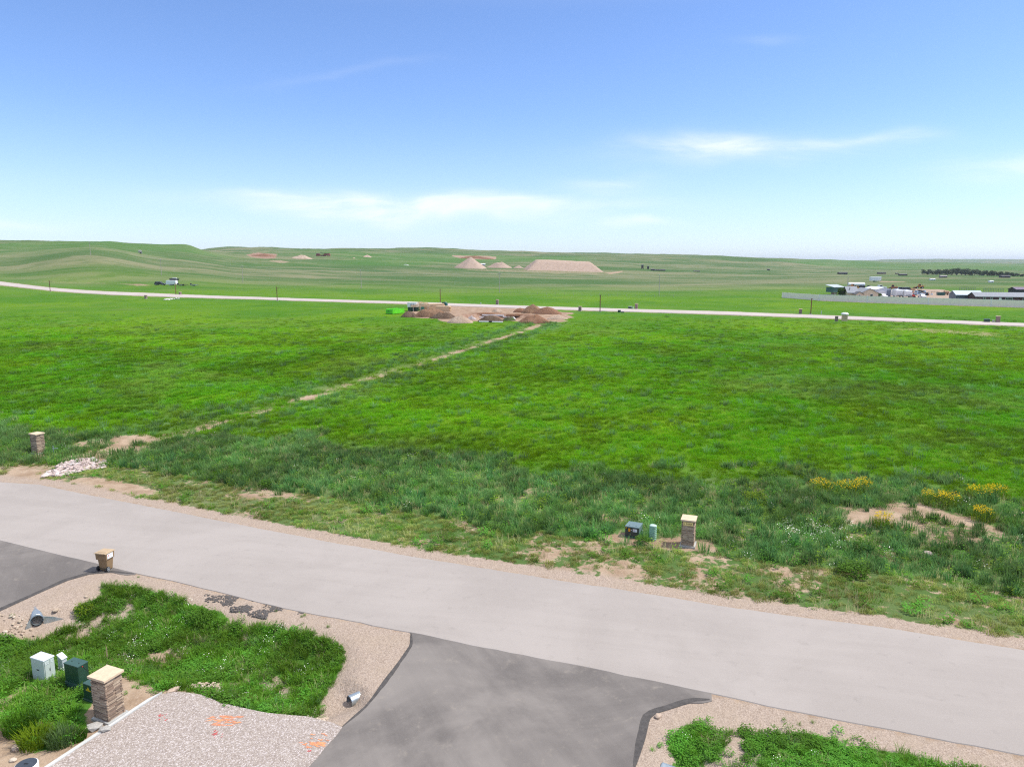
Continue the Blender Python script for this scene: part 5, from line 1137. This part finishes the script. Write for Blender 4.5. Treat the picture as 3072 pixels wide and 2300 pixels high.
# gravel works below the hills
mound('tall conical gravel stockpile below the green ridge', 1411, 806, 97, 33, STOCK, 21, .9, 1.0, 'gravel_pile', 'gravel pile', .06)
mound('ragged low stockpile between the gravel cone and the great flat-topped pile', 1500, 804, 74, 14, STOCK, 22, .5, 1.3, 'gravel_pile', 'gravel pile', .5)
mound('small tail of spoil right of the ragged low stockpile', 1556, 805, 34, 7, STOCK, 23, .5, 1.3, 'gravel_pile', 'gravel pile', .5)
mound('little tan spoil heap on the hillside left of the red crusher', 902, 777, 66, 11, SOIL_P, 24, .5, 1.2, 'gravel_pile', 'gravel pile', .35)
mound('small tan cone on the slope right of the red crusher', 1100, 772, 28, 8, SOIL_P, 25, .7, 1., 'gravel_pile', 'gravel pile', .2)
mound('tiny tan mound between the red crusher and the small cone', 1061, 775, 9, 3, SOIL_P, 26, .7, 1., 'gravel_pile', 'gravel pile', .2)
mound('brown overburden bank along the hillside pit', 790, 770, 80, 9, SOIL_R, 27, .4, 1.3, 'gravel_pile', 'gravel pile', .5)
mound('long pinkish cut bank behind the gravel cone on the ridge slope', 1430, 776, 118, 7, SOIL_R, 28, .2, 2.0, 'gravel_pile', 'gravel pile', .5)
def great_pile():
    a = hit(1582, 811.5); b = hit(1813, 816.5); s = mpp(a); L = (b - a).length; D = 46.; hh = 30 * s; n = 40; V = []; Fc = []; d = (b - a); d.z = 0; d.normalize(); nrm = Vector((-d.y, d.x, 0)); m = 14
    for i in range(n + 1):
        for j in range(m + 1):
            u, v = i / n, j / m; p = a + d * (u * L) + nrm * (v * D); e = min(u * L, (1 - u) * L, v * D, (1 - v) * D); sl = hh / (36 * s)
            z = min(e * sl * 1.0, hh * (1 - .12 * max(0, (u - .55)) - .5 * max(0, .055 - abs(u - .70))) + .5 * fbm(np.array([u * 9]), np.array([v * 4]))[0])
            V.append((p.x - a.x, p.y - a.y, float(base_h(np.array([p.x]), np.array([p.y]))[0]) - a.z + z - .3))
    for i in range(n):
        for j in range(m): k = i * (m + 1) + j; Fc.append((k, k + m + 1, k + m + 2, k + 1))
    o = mesh_obj('gravel_pile', V, Fc, STOCK, None, True); o.location = a; tag(o, 'great flat-topped gravel stockpile right of the gravel cone', 'gravel pile')
    bm = bmesh.new(); bm.from_mesh(o.data); bmesh.ops.recalc_face_normals(bm, faces=bm.faces)
    if sum(f.normal.z for f in bm.faces) < 0: bmesh.ops.reverse_faces(bm, faces=bm.faces)
    bm.to_mesh(o.data); bm.free()
great_pile()
def crusher():
    p = hit(970, 768.5); s = mpp(p) * 42 / 24.; t = thing('rock_crusher', 'rust-red rock crusher with raised conveyor on the hillside', 'machine', p, 0); t.scale = (s, s, s); RM = M('rust_red_paint', (.20, .05, .04), .7, .3, .6)
    B().box(-12, -5.5, -2, 2, .6, 4.2, .95, .9).build('hopper', RM, t); B().box(-11.5, -6, -1.8, 1.8, 4.1, 5.0, .6, .6).build('hood', M('grey_hood', (.20, .17, .16), .7), t); B().box(1.5, 6.5, -2, 2, 1.0, 4.6, .9, .9).build('engine_house', RM, t); B().box(6.3, 12, -2.2, 2.2, .8, 4.8, .8, .9, -.3).build('screen_box', M('red_brown_paint', (.30, .10, .07), .7, .3, .5), t); B().box(-5.5, 1.5, -1.5, 1.5, .8, 2.2).build('frame', RM, t)
    B().tube((-4.8, 0, 6.6), (1.5, 0, 2.6), .42, n=6).build('conveyor', BLACK, t); B().box(-4, 4.5, -1.7, 1.7, .0, .8).build('tracks', BLACK, t)
    for x in (-11, -8, 8, 11): B().box(x - .3, x + .3, -1.5, 1.5, -.5, .8).build('leg', RM, t)
crusher()
def tower(label, px, py, wpx, hpx, mat):
    p = hit(px, py); s = mpp(p); w, h = wpx * s, hpx * s; t = thing('water_tower', label, 'tower', p, 0); B().box(-w/2, w/2, -w/2, w/2, h * .2, h).build('tank', mat, t, w * .05); B().box(-w * .55, w * .55, -w * .55, w * .55, h, h * 1.05).build('roof', STEEL, t)
    for x in (-w * .4, w * .4):
        for y in (-w * .4, w * .4): B().box(x - .25, x + .25, y - .25, y + .25, -.5, h * .22).build('leg', BLACK, t)
tower('dark brown feed tower in the pasture right of the gravel works', 1927, 807, 6, 12, M('dark_brown_steel', (.07, .05, .05), .7)); tower('black feed tower next to the brown tower', 1944, 808.5, 5, 10, BLACK)
def low_shed(label, px, py, wpx, hpx, wall, roof, d=.5, name='cattle_shed', cat='shed', bays=3):
    p = hit(px, py); s = mpp(p); w, h = wpx * s, max(hpx * s, 1.2); dd = max(3., w * d); t = thing(name, label, cat, p, 0); B().box(-w/2, w/2, 0, dd, -.4, h * .75).build('wall', wall, t); B().prism([(-w/2 - .3, h * .75), (w/2 + .3, h * .75), (w/2 + .3, h * .82), (-w/2 - .3, h * .82)], -.3, dd + .3).build('eave', roof, t)
    B().add([(-w/2 - .3, -.35, h * .8), (w/2 + .3, -.35, h * .8), (w/2 + .3, dd * .6, h * 1.1), (-w/2 - .3, dd * .6, h * 1.1), (w/2 + .3, dd + .3, h * .8), (-w/2 - .3, dd + .3, h * .8)], [(0, 1, 2, 3), (3, 2, 4, 5), (0, 3, 5), (1, 4, 2)]).build('roof', roof, t)
    for k in range(bays): x = -w/2 + w * (k + .5) / bays; B().box(x - w * .1, x + w * .1, -.06, 0, .0, h * .6).build('opening', BLACK, t)
DK = M('dark_tarred_board', (.045, .045, .045), .8); DKR = M('dull_dark_roof', (.12, .115, .115), .6)
for a in [('dark junk pile edge shed in the row below the feed towers', 1958, 812, 10, 5, DK, DKR), ('long dark shed in the row below the feed towers', 1981, 812.5, 30, 4, DK, DKR), ('thin dark trough far beyond the feed towers', 2091, 815, 17, 2.5, DK, DKR), ('tiny dark shed far out left of the right-hand plain', 2306, 811, 7, 4, DK, DKR),
 ('long dark stock shed on the plain above the white tanker', 2530, 823, 25, 6, DK, DKR), ('slim dark stock shed on the plain above the white box trailer', 2647, 822, 22, 5, DK, DKR), ('dark stock shed on the plain left of the tree row', 2711, 827, 22, 5, DK, DKR), ('tiny dark hut between two stock sheds on the plain', 2692, 822, 7, 3, DK, DKR), ('grey stock shed below the left half of the tree row', 2832, 833, 19, 6, M('grey_board', (.20, .18, .17), .8), M('grey_tin_roof', (.34, .32, .32), .6)), ('long dark stock shed at the right end of the tree row', 3018, 833.5, 26, 7, DK, DKR)]: low_shed(*a)
for a in [('small white calf hut left of its twin on the plain', 2796, 841, 6, 3), ('small white calf hut right of its twin on the plain', 2803, 841, 6, 3), ('pale blue-white hut above the grey barn', 2976, 848, 9, 6)]: low_shed(*a, WHITE_B, WHITE_B, .6, 'white_hut', 'hut', 1)
low_shed('dark steel hut in front of the ragged low stockpile', 1519, 803, 6, 5, DK, DKR, .6, 'steel_hut', 'hut', 1); low_shed('pale grey portable office peeking out behind the gravel cone', 1449, 797, 13, 6, M('pale_grey_board', (.50, .50, .52), .6), WHITE_B, .5, 'site_office', 'hut', 1)
car('parked_car', 'white pickup parked at the left foot of the great gravel stockpile', 'car', 1588, 801, R(20), WHITE_B, 'pickup', 1.3)
for k, (px, py, lb) in enumerate([(1217, 794, 'white sheet of rubble lying on the slope'), (1223, 796, 'smaller white lump beside the rubble sheet on the slope')]):
    p = hit(px, py); o = bpy.data.objects.new('white_rubble', rock_mesh(400 + k, WHITE, 1, .3, .4)); COL.objects.link(o); o.location = p; o.scale = (6 - 2 * k, 3, 2.5); tag(o, lb, 'rubble')

# ------------------------------------------------------------------ trees
def leaf_cloud(name, lobes, n, size, mat, parent, seed):
    r = np.random.default_rng(seed); V = []; Fc = []; w = np.array([l[3] ** 2 for l in lobes]); w /= w.sum()
    for i in range(n):
        cx, cy, cz, R_ = lobes[r.choice(len(lobes), p=w)]; d = r.normal(size=3); d /= np.linalg.norm(d); q = R_ * (.55 + .5 * r.random() ** .6) * (1 + .25 * r.normal() * .5); c = np.array([cx, cy, cz]) + d * q * np.array([1, 1, .85])
        a = r.normal(size=3); a /= np.linalg.norm(a); b = np.cross(a, r.normal(size=3)); b /= np.linalg.norm(b); s = size * r.uniform(.6, 1.4); k = len(V)
        V += [c - a * s, c + b * s * .5, c + a * s, c - b * s * .5]; Fc.append((k, k + 1, k + 2, k + 3))
    return mesh_obj(name, V, Fc, mat, parent)
def leaf_mat(name, lo, hi):
    m, T = make_mat(name); pos = T.new('ShaderNodeNewGeometry').outputs['Position']; c = T.mix(T.smooth(T.noise(pos, .8, 4, .7), .35, .65), lo, hi); finish(T, c, .7, .15, trans=.3); return m
LEAF_N = leaf_mat('yard_tree_leaf', (.050, .110, .016), (.110, .190, .030)); LEAF_W = leaf_mat('windbreak_leaf', (.060, .095, .045), (.115, .155, .080)); LEAF_S = leaf_mat('silver_shrub_leaf', (.42, .44, .40), (.55, .57, .53))
BARK = M('tree_bark', (.10, .075, .055), .95, .2, 5)
def tree(label, px, py, wpx, hpx, mat, n, seed, group=None, trunk=.25, name='tree', cat='tree', cy=0.):
    p = hit(px, py); s = mpp(p); w, h = wpx * s, hpx * s; p = Vector((p.x, p.y + cy, h1(p.x, p.y + cy))); t = thing(name, label, cat, p, 0, group); r = random.Random(seed); b = B(); b.tube((0, 0, -.3), (0, 0, h * .5), w * .05, w * .03, 8)
    lobes = []
    for k in range(7):
        a = k * 2.4 + r.random(); q = w * .26 * math.sqrt(r.random() + .1); z = h * r.uniform(trunk + .15, .78); c = (math.cos(a) * q, math.sin(a) * q, z); b.tube((0, 0, h * r.uniform(.2, .45)), c, w * .022, w * .008, 5); lobes.append((*c, min(w * .27, h * .30) * r.uniform(.75, 1.1)))
    b.build('trunk', BARK, t); leaf_cloud('crown', lobes, n, w * (.045 if n > 900 else .075), mat, t, seed); return t
tree('round dense green tree beside the utility pole behind the beige fence', 2530, 893, 46, 30, LEAF_N, 3600, 1, trunk=.05)
tree('slim dark tree right of the tan gabled house', 2637, 895, 15, 25, LEAF_N, 1400, 2, trunk=.05)
r_ = random.Random(3)
WB = [(2772, 10, 15), (2784, 12, 14), (2796, 10, 11), (2808, 10, 12), (2818, 13, 16), (2832, 12, 14), (2842, 14, 17), (2856, 12, 16), (2870, 16, 20), (2884, 10, 14), (2896, 14, 18), (2910, 13, 15), (2924, 13, 16), (2938, 12, 14), (2950, 12, 12), (2962, 14, 15), (2976, 14, 13), (2990, 12, 10), (3003, 13, 11), (3020, 14, 10), (3036, 13, 9), (3052, 12, 8), (3068, 12, 8)]
for k, (px, w, h) in enumerate(WB): tree('grey-green windbreak tree in the row across the right-hand plain', px, 824 + (px - 2772) * .018, w * 1.55, h * 1.25, LEAF_W, 620, 60 + k, 'windbreak trees across the right-hand plain', .08)
tree('lone silvery shrub on the hillside near the crest', 421, 761, 18, 10, LEAF_S, 500, 90, None, .0, 'silver_shrub', 'shrub')

# ------------------------------------------------------------------ the yard behind the beige fence
def fence():
    P = [Vector((x, y, float(base_h(np.array([x]), np.array([y]))[0]))) for x, y in FENCE]; t = thing('panel_fence', 'long beige solid panel fence with white posts in front of the yard', 'fence', P[0], 0)
    for a, b in zip(P[:-1], P[1:]):
        d = b - a; L = Vector((d.x, d.y, 0)).length; n = 8; ang = math.atan2(d.y, d.x)
        for k in range(n):
            q = a + d * (k / n); o = B().box(.03, L / n - .03, -.06, .06, .06, 2.5).build('panel', FENCE_M, t); o.location = q - P[0]; o.rotation_euler = (0, 0, ang)
            if k: o = B().box(-.05, .05, -.075, .075, -.3, 2.52).build('slim_post', FENCE_M, t); o.location = q - P[0]; o.rotation_euler = (0, 0, ang)
        o = B().box(0, L, -.09, .09, 2.5, 2.6).build('top_rail', WHITE, t); o.location = a - P[0]; o.rotation_euler = (0, 0, ang)
    for q in P: o = B().box(-.17, .17, -.17, .17, -.3, 2.68).build('post', WHITE, t); o.location = q - P[0]
    d = Vector((-.35, 1, 0)); o = B().box(0, 25, -.06, .06, .06, 2.5).build('panel', FENCE_M, t); o.rotation_euler = (0, 0, R(105))
fence()
ROOF_G = M('grey_shingle_roof', (.26, .275, .30), .8, .15, 2); TANW = M('tan_siding', (.64, .52, .38), .75, .05, 2); TRIM = M('dark_trim', (.12, .115, .12), .6)
def gable(t, x0, x1, y0, y1, eave, ridge, wall, roof, over=.35, axis='y', nm='wall'):
    """walls and pitched roof; axis = direction of the ridge"""
    if axis == 'y':
        xc = (x0 + x1) / 2; B().prism([(x0, -.3), (x1, -.3), (x1, eave), (xc, ridge), (x0, eave)], y0, y1).build(nm, wall, t)
        for s, xe in ((-1, x0), (1, x1)):
            k = (ridge - eave) / (xc - x0); zo = eave - over * k + .04
            b = B(); b.add([(xe + s * over, y0 - over, zo), (xc, y0 - over, ridge + .05), (xc, y1 + over, ridge + .05), (xe + s * over, y1 + over, zo), (xe + s * over, y0 - over, zo + .16), (xc, y0 - over, ridge + .22), (xc, y1 + over, ridge + .22), (xe + s * over, y1 + over, zo + .16)], [(0, 1, 2, 3), (7, 6, 5, 4), (0, 4, 5, 1), (1, 5, 6, 2), (2, 6, 7, 3), (3, 7, 4, 0)]); b.build('roof', roof, t)
    else:
        yc = (y0 + y1) / 2; b = B(); b.add([(x0, y0, -.3), (x0, y1, -.3), (x0, y1, eave), (x0, yc, ridge), (x0, y0, eave), (x1, y0, -.3), (x1, y1, -.3), (x1, y1, eave), (x1, yc, ridge), (x1, y0, eave)], [(0, 1, 2, 3, 4), (9, 8, 7, 6, 5), (0, 5, 6, 1), (1, 6, 7, 2), (2, 7, 8, 3), (3, 8, 9, 4), (4, 9, 5, 0)]); b.build(nm, wall, t)
        for s, ye in ((-1, y0), (1, y1)):
            k = (ridge - eave) / (yc - y0); zo = eave - over * k + .04; b = B()
            b.add([(x0 - over, ye + s * over, zo), (x1 + over, ye + s * over, zo), (x1 + over, yc, ridge + .05), (x0 - over, yc, ridge + .05), (x0 - over, ye + s * over, zo + .16), (x1 + over, ye + s * over, zo + .16), (x1 + over, yc, ridge + .22), (x0 - over, yc, ridge + .22)], [(3, 2, 1, 0), (4, 5, 6, 7), (0, 1, 5, 4), (1, 2, 6, 5), (2, 3, 7, 6), (3, 0, 4, 7)]); b.build('roof', roof, t)
def window(t, x, y, z, w, h, frame=WHITE, nm='window'):
    f = B().box(x - w/2 - .08, x + w/2 + .08, y - .06, y, z - .08, z + h + .08).build(nm, frame, t); B().box(x - w/2, x + w/2, y - .075, y - .055, z, z + h).build('pane', GLASS, f)
def tan_house():
    p = hit(2602, 896); t = thing('house', 'tan house with grey gabled roof behind the beige fence', 'house', p, R(-8)); p0 = p
    gable(t, -2.8, 4.4, 0, 12, 2.4, 4.3, TANW, ROOF_G, axis='y'); gable(t, -7.2, -2.78, 3.5, 12, 2.4, 4.9, TANW, ROOF_G, axis='x', nm='wing_wall'); gable(t, -5.0, -2.0, -.6, 3.6, 1.9, 2.9, TANW, TRIM, .25, 'y', 'porch_wall')
    window(t, 1.6, 0, 1.0, 1.0, .9); window(t, -3.6, -.6, .8, .8, .8); B().box(-6.2, -6.0, 5, 5.2, 3.6, 4.6).build('vent_pipe', BLACK, t)
tan_house()
def shop():
    p = hit(2650, 890); t = thing('metal_workshop', 'white metal workshop with grey end wall behind the tan house', 'shed', p, R(-6)); WM = M('white_ribbed_metal', (.66, .69, .74), .5, .04); gable(t, -3.2, 3.2, 0, 16, 3.2, 4.1, WM, M('white_metal_roof', (.78, .80, .82), .45, .03), .2, 'y')
    B().box(1.3, 3.1, -.06, 0, -.2, 3.1).build('side_door', M('blue_grey_metal', (.22, .26, .32), .5, .05), t); B().box(-2.2, .6, -.05, 0, -.2, 2.7).build('roller_door', WHITE_B, t)
shop()
def green_shed():
    p = hit(2509, 884); t = thing('lean_to_shed', 'green lean-to shed with pale tin roof left of the round tree', 'shed', p, R(24)); GS = M('dull_green_metal', (.055, .13, .115), .6)
    B().box(-2.2, 5, 0, 4.5, 1.2, 3.6).build('wall', GS, t); B().add([(-2.5, -.4, 3.55), (5.4, -.4, 3.55), (5.4, 5, 4.7), (-2.5, 5, 4.7), (-2.5, -.4, 3.7), (5.4, -.4, 3.7), (5.4, 5, 4.85), (-2.5, 5, 4.85)], [(3, 2, 1, 0), (4, 5, 6, 7), (0, 1, 5, 4), (1, 2, 6, 5), (2, 3, 7, 6), (3, 0, 4, 7)]).build('roof', M('pale_tin_roof', (.42, .46, .46), .4), t)
    for x in (-2.0, 1.2, 4.7): B().box(x - .12, x + .12, .05, .3, -.3, 1.75).build('leg', M('red_brown_post', (.14, .07, .05), .8), t)
    B().box(-.4, 1.6, 1, 3, -.2, 1.5).build('stored_crate', TANW, t)
green_shed()
def barn_house():
    p = hit(2905, 904); t = thing('barn', 'blue-grey metal barn with pale roof behind the beige fence', 'barn', p, R(-15)); gable(t, -4.6, 5.2, 0, 9, 2.5, 4.0, M('slate_blue_metal', (.115, .135, .165), .5, .06), M('pale_blue_tin_roof', (.50, .57, .63), .4, .04), .25, 'x'); B().box(-4.0, -1.6, -.06, 0, -.2, 2.1).build('roller_door', M('slate_blue_metal', (.115, .135, .165), .5, .06), t)
    for k in range(10): x = -4.3 + k; B().box(x - .03, x + .03, -.03, 0, -.2, 2.5).build('rib', M('slate_blue_metal', (.115, .135, .165), .5, .06), t)
    q = hit(3018, 909); t = thing('house', 'long low dark red house with grey roof joined to the blue-grey barn', 'house', q, R(-15)); gable(t, -10.6, 14, 0, 9, 2.35, 3.8, M('dark_red_siding', (.085, .035, .035), .7), ROOF_G, .35, 'x')
    for x in (-7.6, -5.2): window(t, x, 0, .6, .75, 1.5)
    d = B().box(-2.6, -1.7, -.07, 0, -.1, 2.0).build('door', WHITE, t); B().box(-1.85, -1.8, -.1, -.07, .95, 1.1).build('handle', BLACK, d); B().box(-1.5, -.9, -.05, 0, .0, 1.9).build('shutter', BLACK, t); window(t, .9, 0, .5, 2.3, 1.5); window(t, 6, 0, .9, .8, 1.0); window(t, 9, 0, .9, .8, 1.0)
barn_house()
def purple_roof():
    p = hit(3066, 882); t = thing('shed', 'violet-roofed shed corner behind the long dark red house', 'shed', p, 0); gable(t, -3, 6, 0, 6, 2.2, 3.2, DK, M('dull_violet_roof', (.16, .12, .18), .6), .3, 'x')
purple_roof()
def tanker():
    p = hit(2568, 863.5); t = thing('tanker_trailer', 'white cylindrical tanker trailer at the back of the yard', 'tanker', p, R(-5)); b = B(); b.tube((-4.6, 0, 2.1), (4.6, 0, 2.1), 1.25, n=18); b.build('tank', WHITE_B, t)
    for x in (-4.6, 4.6): q = B().tube((x, 0, 2.1), (x + (.45 if x > 0 else -.45), 0, 2.1), 1.2, .7, 18).build('end_cap', WHITE_B, t)
    for x in (-1, .5, 2, 3.5): B().box(x - .4, x + .4, -1.3, -1.22, 1.0, 1.4).build('mudguard', BLACK, t)
    B().box(-4.6, 4.6, -1.0, 1.0, .6, .95).build('chassis', RUST, t); wheels(t, (1.2, 2.4, 3.6, -3.6), (-1.0, 1.0), .5, .3)
tanker()
def loader(label, px, py, s, rz, paint):
    p = hit(px, py); t = thing('wheel_loader', label, 'loader', p, rz); t.scale = (s, s, s)
    B().prism([(-2.4, .8), (1.2, .8), (1.2, 1.7), (-2.4, 2.0)], -.8, .8).build('body', paint, t, .05); c = B().prism([(-.6, 1.8), (.8, 1.7), (.6, 3.0), (-.5, 3.0)], -.7, .7).build('cab', paint, t); B().prism([(-.45, 2.0), (.68, 1.95), (.52, 2.85), (-.4, 2.85)], -.72, .72).build('cab_windows', GLASS, c)
    for y in (-.5, .5): B().tube((1.0, y, 1.5), (2.9, y, .7), .13, n=6).build('lift_arm', paint, t)
    B().prism([(2.7, .2), (3.6, .2), (3.4, .4), (2.95, 1.1), (2.7, 1.1)], -1.1, 1.1).build('bucket', RUST, t); B().tube((-1.6, 0, 1.9), (-1.6, 0, 2.8), .07).build('exhaust', BLACK, t); wheels(t, (-1.4, 1.5), (-.95, .95), .68, .4)
YEL = M('faded_yellow_paint', (.60, .33, .06), .6, .15, 1); YOR = M('faded_orange_paint', (.48, .21, .06), .6, .2, 1); RUSTY = M('rust_orange_metal', (.30, .13, .07), .8, .25, 1)
loader('orange wheel loader in front of the white tanker', 2557, 866, .95, R(10), YOR); loader('faded yellow loader behind the tan house roof', 2571, 869, .8, R(-10), YEL); loader('rust-coloured loader behind the left camper', 2678, 870, 1.0, R(160), RUSTY); loader('orange wheel loader parked on the grass beyond the earth banks', 2758, 866, .95, R(170), YOR)
def junk(label, px, py, w, mat, seed, n=7):
    p = hit(px, py); t = thing('scrap_heap', label, 'scrap', p, 0); r = random.Random(seed)
    for k in range(n): x = (r.random() - .5) * w; y = r.uniform(-1, 1); s = r.uniform(.4, 1.1); o = B().box(-s, s, -s * .6, s * .6, -.3, s * r.uniform(.7, 1.5), r.uniform(.5, 1), r.uniform(.5, 1)).build('scrap_piece', mat[r.randrange(len(mat))], t); o.location = (x, y, 0); o.rotation_euler = (0, 0, r.random() * 3)
    for k in range(3): a = (r.random() - .5) * w; B().tube((a, -.5, .2), (a + r.uniform(-1.5, 1.5), .5, r.uniform(1, 2)), .08, n=5).build('bent_bar', RUST, t)
junk('rusty scrap heap right of the white tanker', 2596, 864, 7, [RUSTY, RUST, BLACK], 1); junk('dark scrap machinery right of the white pickup', 2776, 886, 4, [RUST, BLACK, RUSTY], 2, 9); junk('grey scrap row behind the light blue pickup', 2748, 878, 8, [BLACK, STEEL, DK], 3, 9); junk('pale timber and pipe scrap on the grass left of the green skip box', 2805, 884, 8, [TANW, STEEL, CONC], 4, 8)
def camper(label, px, py, rz, h):
    p = hit(px, py); t = thing('camper_trailer', label, 'camper', p, rz); B().prism([(-3.6, .55), (3.6, .55), (3.9, 1.6), (3.5, h - .1), (-3.4, h), (-3.65, h - .4)], -1.45, 1.45).build('body', WHITE_B, t, .06); B().box(-3.0, 3.0, -1.2, 1.2, h - .05, h + .12).build('roof', WHITE_B, t); B().box(-1.2, -.5, -1.5, -1.44, .7, 2.4).build('door', M('off_white_panel', (.66, .66, .64), .5), t)
    for x in (-2.6, .9): B().box(x - .5, x + .5, -1.5, -1.44, 1.5, 2.1).build('window', GLASS, t)
    B().box(-3.7, -3.62, -1.0, 1.0, 1.3, 1.42).build('rear_stripe', M('dark_stripe', (.15, .15, .18), .5), t); B().box(-.6, .2, -.4, .4, h + .1, h + .4, .8, .8).build('roof_unit', WHITE_B, t); B().box(-3.72, -3.6, -1.3, 1.3, .6, .85).build('bumper', BLACK, t); wheels(t, (-.6, .4), (-1.25, 1.25), .38)
camper('tall white camper trailer backed towards the fence on the left of the pair', 2690, 891, R(78), 3.4); camper('white camper trailer backed towards the fence on the right of the pair', 2717, 892, R(78), 3.2)
car('parked_car', 'white pickup nosing up to the fence right of the red tractor', 'car', 2766, 894, R(-100), WHITE_B, 'pickup', 1.0); car('parked_car', 'light blue pickup behind the white pickup', 'car', 2757, 886, R(-15), M('light_blue_paint', (.42, .54, .66), .4), 'pickup', 1.0); car('parked_car', 'black truck behind the campers', 'car', 2700, 873, R(165), BLACK_B, 'pickup', 1.25); car('parked_car', 'dark lorry cab right of the black truck', 'car', 2713, 874, R(-160), BLACK_B, 'suv', 1.3); car('parked_car', 'white car in front of the workshop door', 'car', 2650, 893, R(-92), WHITE_B, 'suv', .95)
car('parked_car', 'long white pickup behind the workshop roof', 'car', 2640, 866, R(5), WHITE_B, 'pickup', 1.3)
def red_tractor():
    p = hit(2737, 893); t = thing('tractor', 'red compact tractor right of the campers', 'tractor', p, R(-100)); RP = M('tractor_red_paint', (.62, .05, .03), .45); B().box(-.4, 1.7, -.4, .4, .7, 1.4, .95, .9).build('bonnet', RP, t, .05); B().box(-1.2, -.3, -.6, .6, .6, 1.1).build('seat_deck', RP, t); B().box(-1.0, -.1, -.65, .65, 2.2, 2.35).build('canopy', RP, t)
    for x in (-.95, -.15):
        for y in (-.6, .6): B().box(x - .04, x + .04, y - .04, y + .04, 1.0, 2.2).build('roll_bar', BLACK, t)
    B().tube((1.2, 0, 1.3), (1.2, 0, 2.0), .05).build('exhaust', BLACK, t); wheels(t, (-.7,), (-.85, .85), .75, .4); wheels(t, (1.3,), (-.65, .65), .42, .28)
red_tractor()
trailer('box_trailer', 'white box trailer standing alone on the pasture beyond the yard', 2625, 845.5, R(3), 8.5, 2.5, 4.0, WHITE_B, .9, 2)
mound('long low tan earth bank behind the yard vehicles', 2815, 877, 52, 7, SOIL_P, 41, .3); mound('brown earth bank behind the campers', 2738, 872, 26, 8, SOIL_B, 42, .5)
def tarp_boat():
    p = hit(2556, 892); t = thing('covered_boat', 'white tarp-covered boat showing just above the beige fence', 'boat', p, R(-8)); r = random.Random(1); WT = M('white_tarp', (.74, .74, .73), .7, .05)
    prof = [(-5, .8), (5, .8), (5.2, 1.7), (3.2, 2.6), (1.8, 2.45), (.6, 2.8), (-1.2, 2.6), (-2.6, 2.1), (-5.2, 1.8)]; B().prism(prof, -1.1, 1.1).build('tarp', WT, t, .15); B().box(-4.5, 4.5, -.8, .8, .3, .85).build('cradle', BLACK, t); wheels(t, (-.6, .6), (-1, 1), .38)
tarp_boat()
def green_bin_box():
    p = hit(2822, 886); t = thing('feed_bunk', 'dark green feed box on the grass left of the grey barn', 'box', p, R(-8)); B().box(-1.6, 1.6, -.8, .8, .1, 1.3, 1.05, 1.1).build('body', M('teal_green_paint', (.02, .10, .085), .4), t); B().box(-1.75, 1.75, -.95, .95, 1.28, 1.42).build('rim', DARK_GREEN, t); B().box(-1.2, 1.2, -.5, .5, -.2, .12).build('skid', RUST, t)
    p = hit(2838, 885); t = thing('fuel_tank', 'rusty tan round tank beside the green feed box', 'tank', p, R(-8)); B().tube((-1.0, 0, 1.3), (1.0, 0, 1.3), .85, n=14).build('tank', M('rusty_tan_metal', (.36, .22, .13), .7, .2, 1), t)
    for x in (-.7, .7): B().box(x - .1, x + .1, -.7, .7, -.2, .8).build('cradle', RUST, t)
    B().tube((-.2, 0, 2.1), (-.2, 0, 2.35), .12).build('filler_cap', BLACK, t)
green_bin_box()
def corral(label, x0, x1, py, n):
    a = hit(x0, py); b = hit(x1, py + (x1 - x0) * .02); t = thing('corral_fence', label, 'fence', a, 0); d = b - a; GP = M('grey_pipe', (.20, .22, .22), .6)
    for k in range(n + 1): q = d * (k / n); B().tube((q.x, q.y, q.z - .3), (q.x, q.y, q.z + 2.4), .09, n=5).build('post', GP, t)
    for z in (.6, 1.2, 1.8, 2.3): B().tube((0, 0, z), (d.x, d.y, d.z + z), .05, n=4).build('rail', GP, t)
corral('grey pipe corral fence behind the pale-roofed barn', 2878, 2925, 874, 9); corral('longer grey pipe corral fence behind the long dark red house', 2950, 3010, 877, 12)
def wire_fence():
    P = [hit(*q) for q in [(1250, 874), (1400, 879), (1560, 883), (1720, 886), (1880, 889), (2050, 892)]]; t = thing('wire_fence', 'thin wire stock fence with pale posts in the pasture beyond the far road', 'fence', P[0], 0)
    for a, b in zip(P[:-1], P[1:]):
        for k in range(6): q = a.lerp(b, k / 6) - P[0]; B().tube((q.x, q.y, q.z - .3), (q.x, q.y, q.z + 1.2), .06, n=5).build('post', WOOD, t)
        for z in (.5, 1.05): B().tube(a - P[0] + Vector((0, 0, z)), b - P[0] + Vector((0, 0, z)), .012, n=3).build('wire', STEEL, t)
wire_fence()

grow_grass()

# ------------------------------------------------------------------ air: thin haze round the whole place
def haze():
    m = bpy.data.materials.new('haze'); m.use_nodes = True; nt = m.node_tree; nt.nodes.clear(); v = nt.nodes.new('ShaderNodeVolumePrincipled'); o = nt.nodes.new('ShaderNodeOutputMaterial')
    v.inputs['Color'].default_value = (.80, .88, 1.0, 1); v.inputs['Density'].default_value = 6.5e-5; v.inputs['Anisotropy'].default_value = .2; nt.links.new(v.outputs[0], o.inputs['Volume'])
    b = B().box(-21000, 21000, -300, 17000, -6, 110).build('haze', m); b['kind'] = 'stuff'; b['label'] = 'thin pale haze in the air over the plain'; b['category'] = 'haze'
if HAZE: haze()
scene.cycles.max_bounces = 4; scene.cycles.diffuse_bounces = 3; scene.cycles.glossy_bounces = 2; scene.cycles.transmission_bounces = 3; scene.cycles.volume_bounces = 0
scene.cycles.use_denoising = False; scene.cycles.filter_width = 1.2
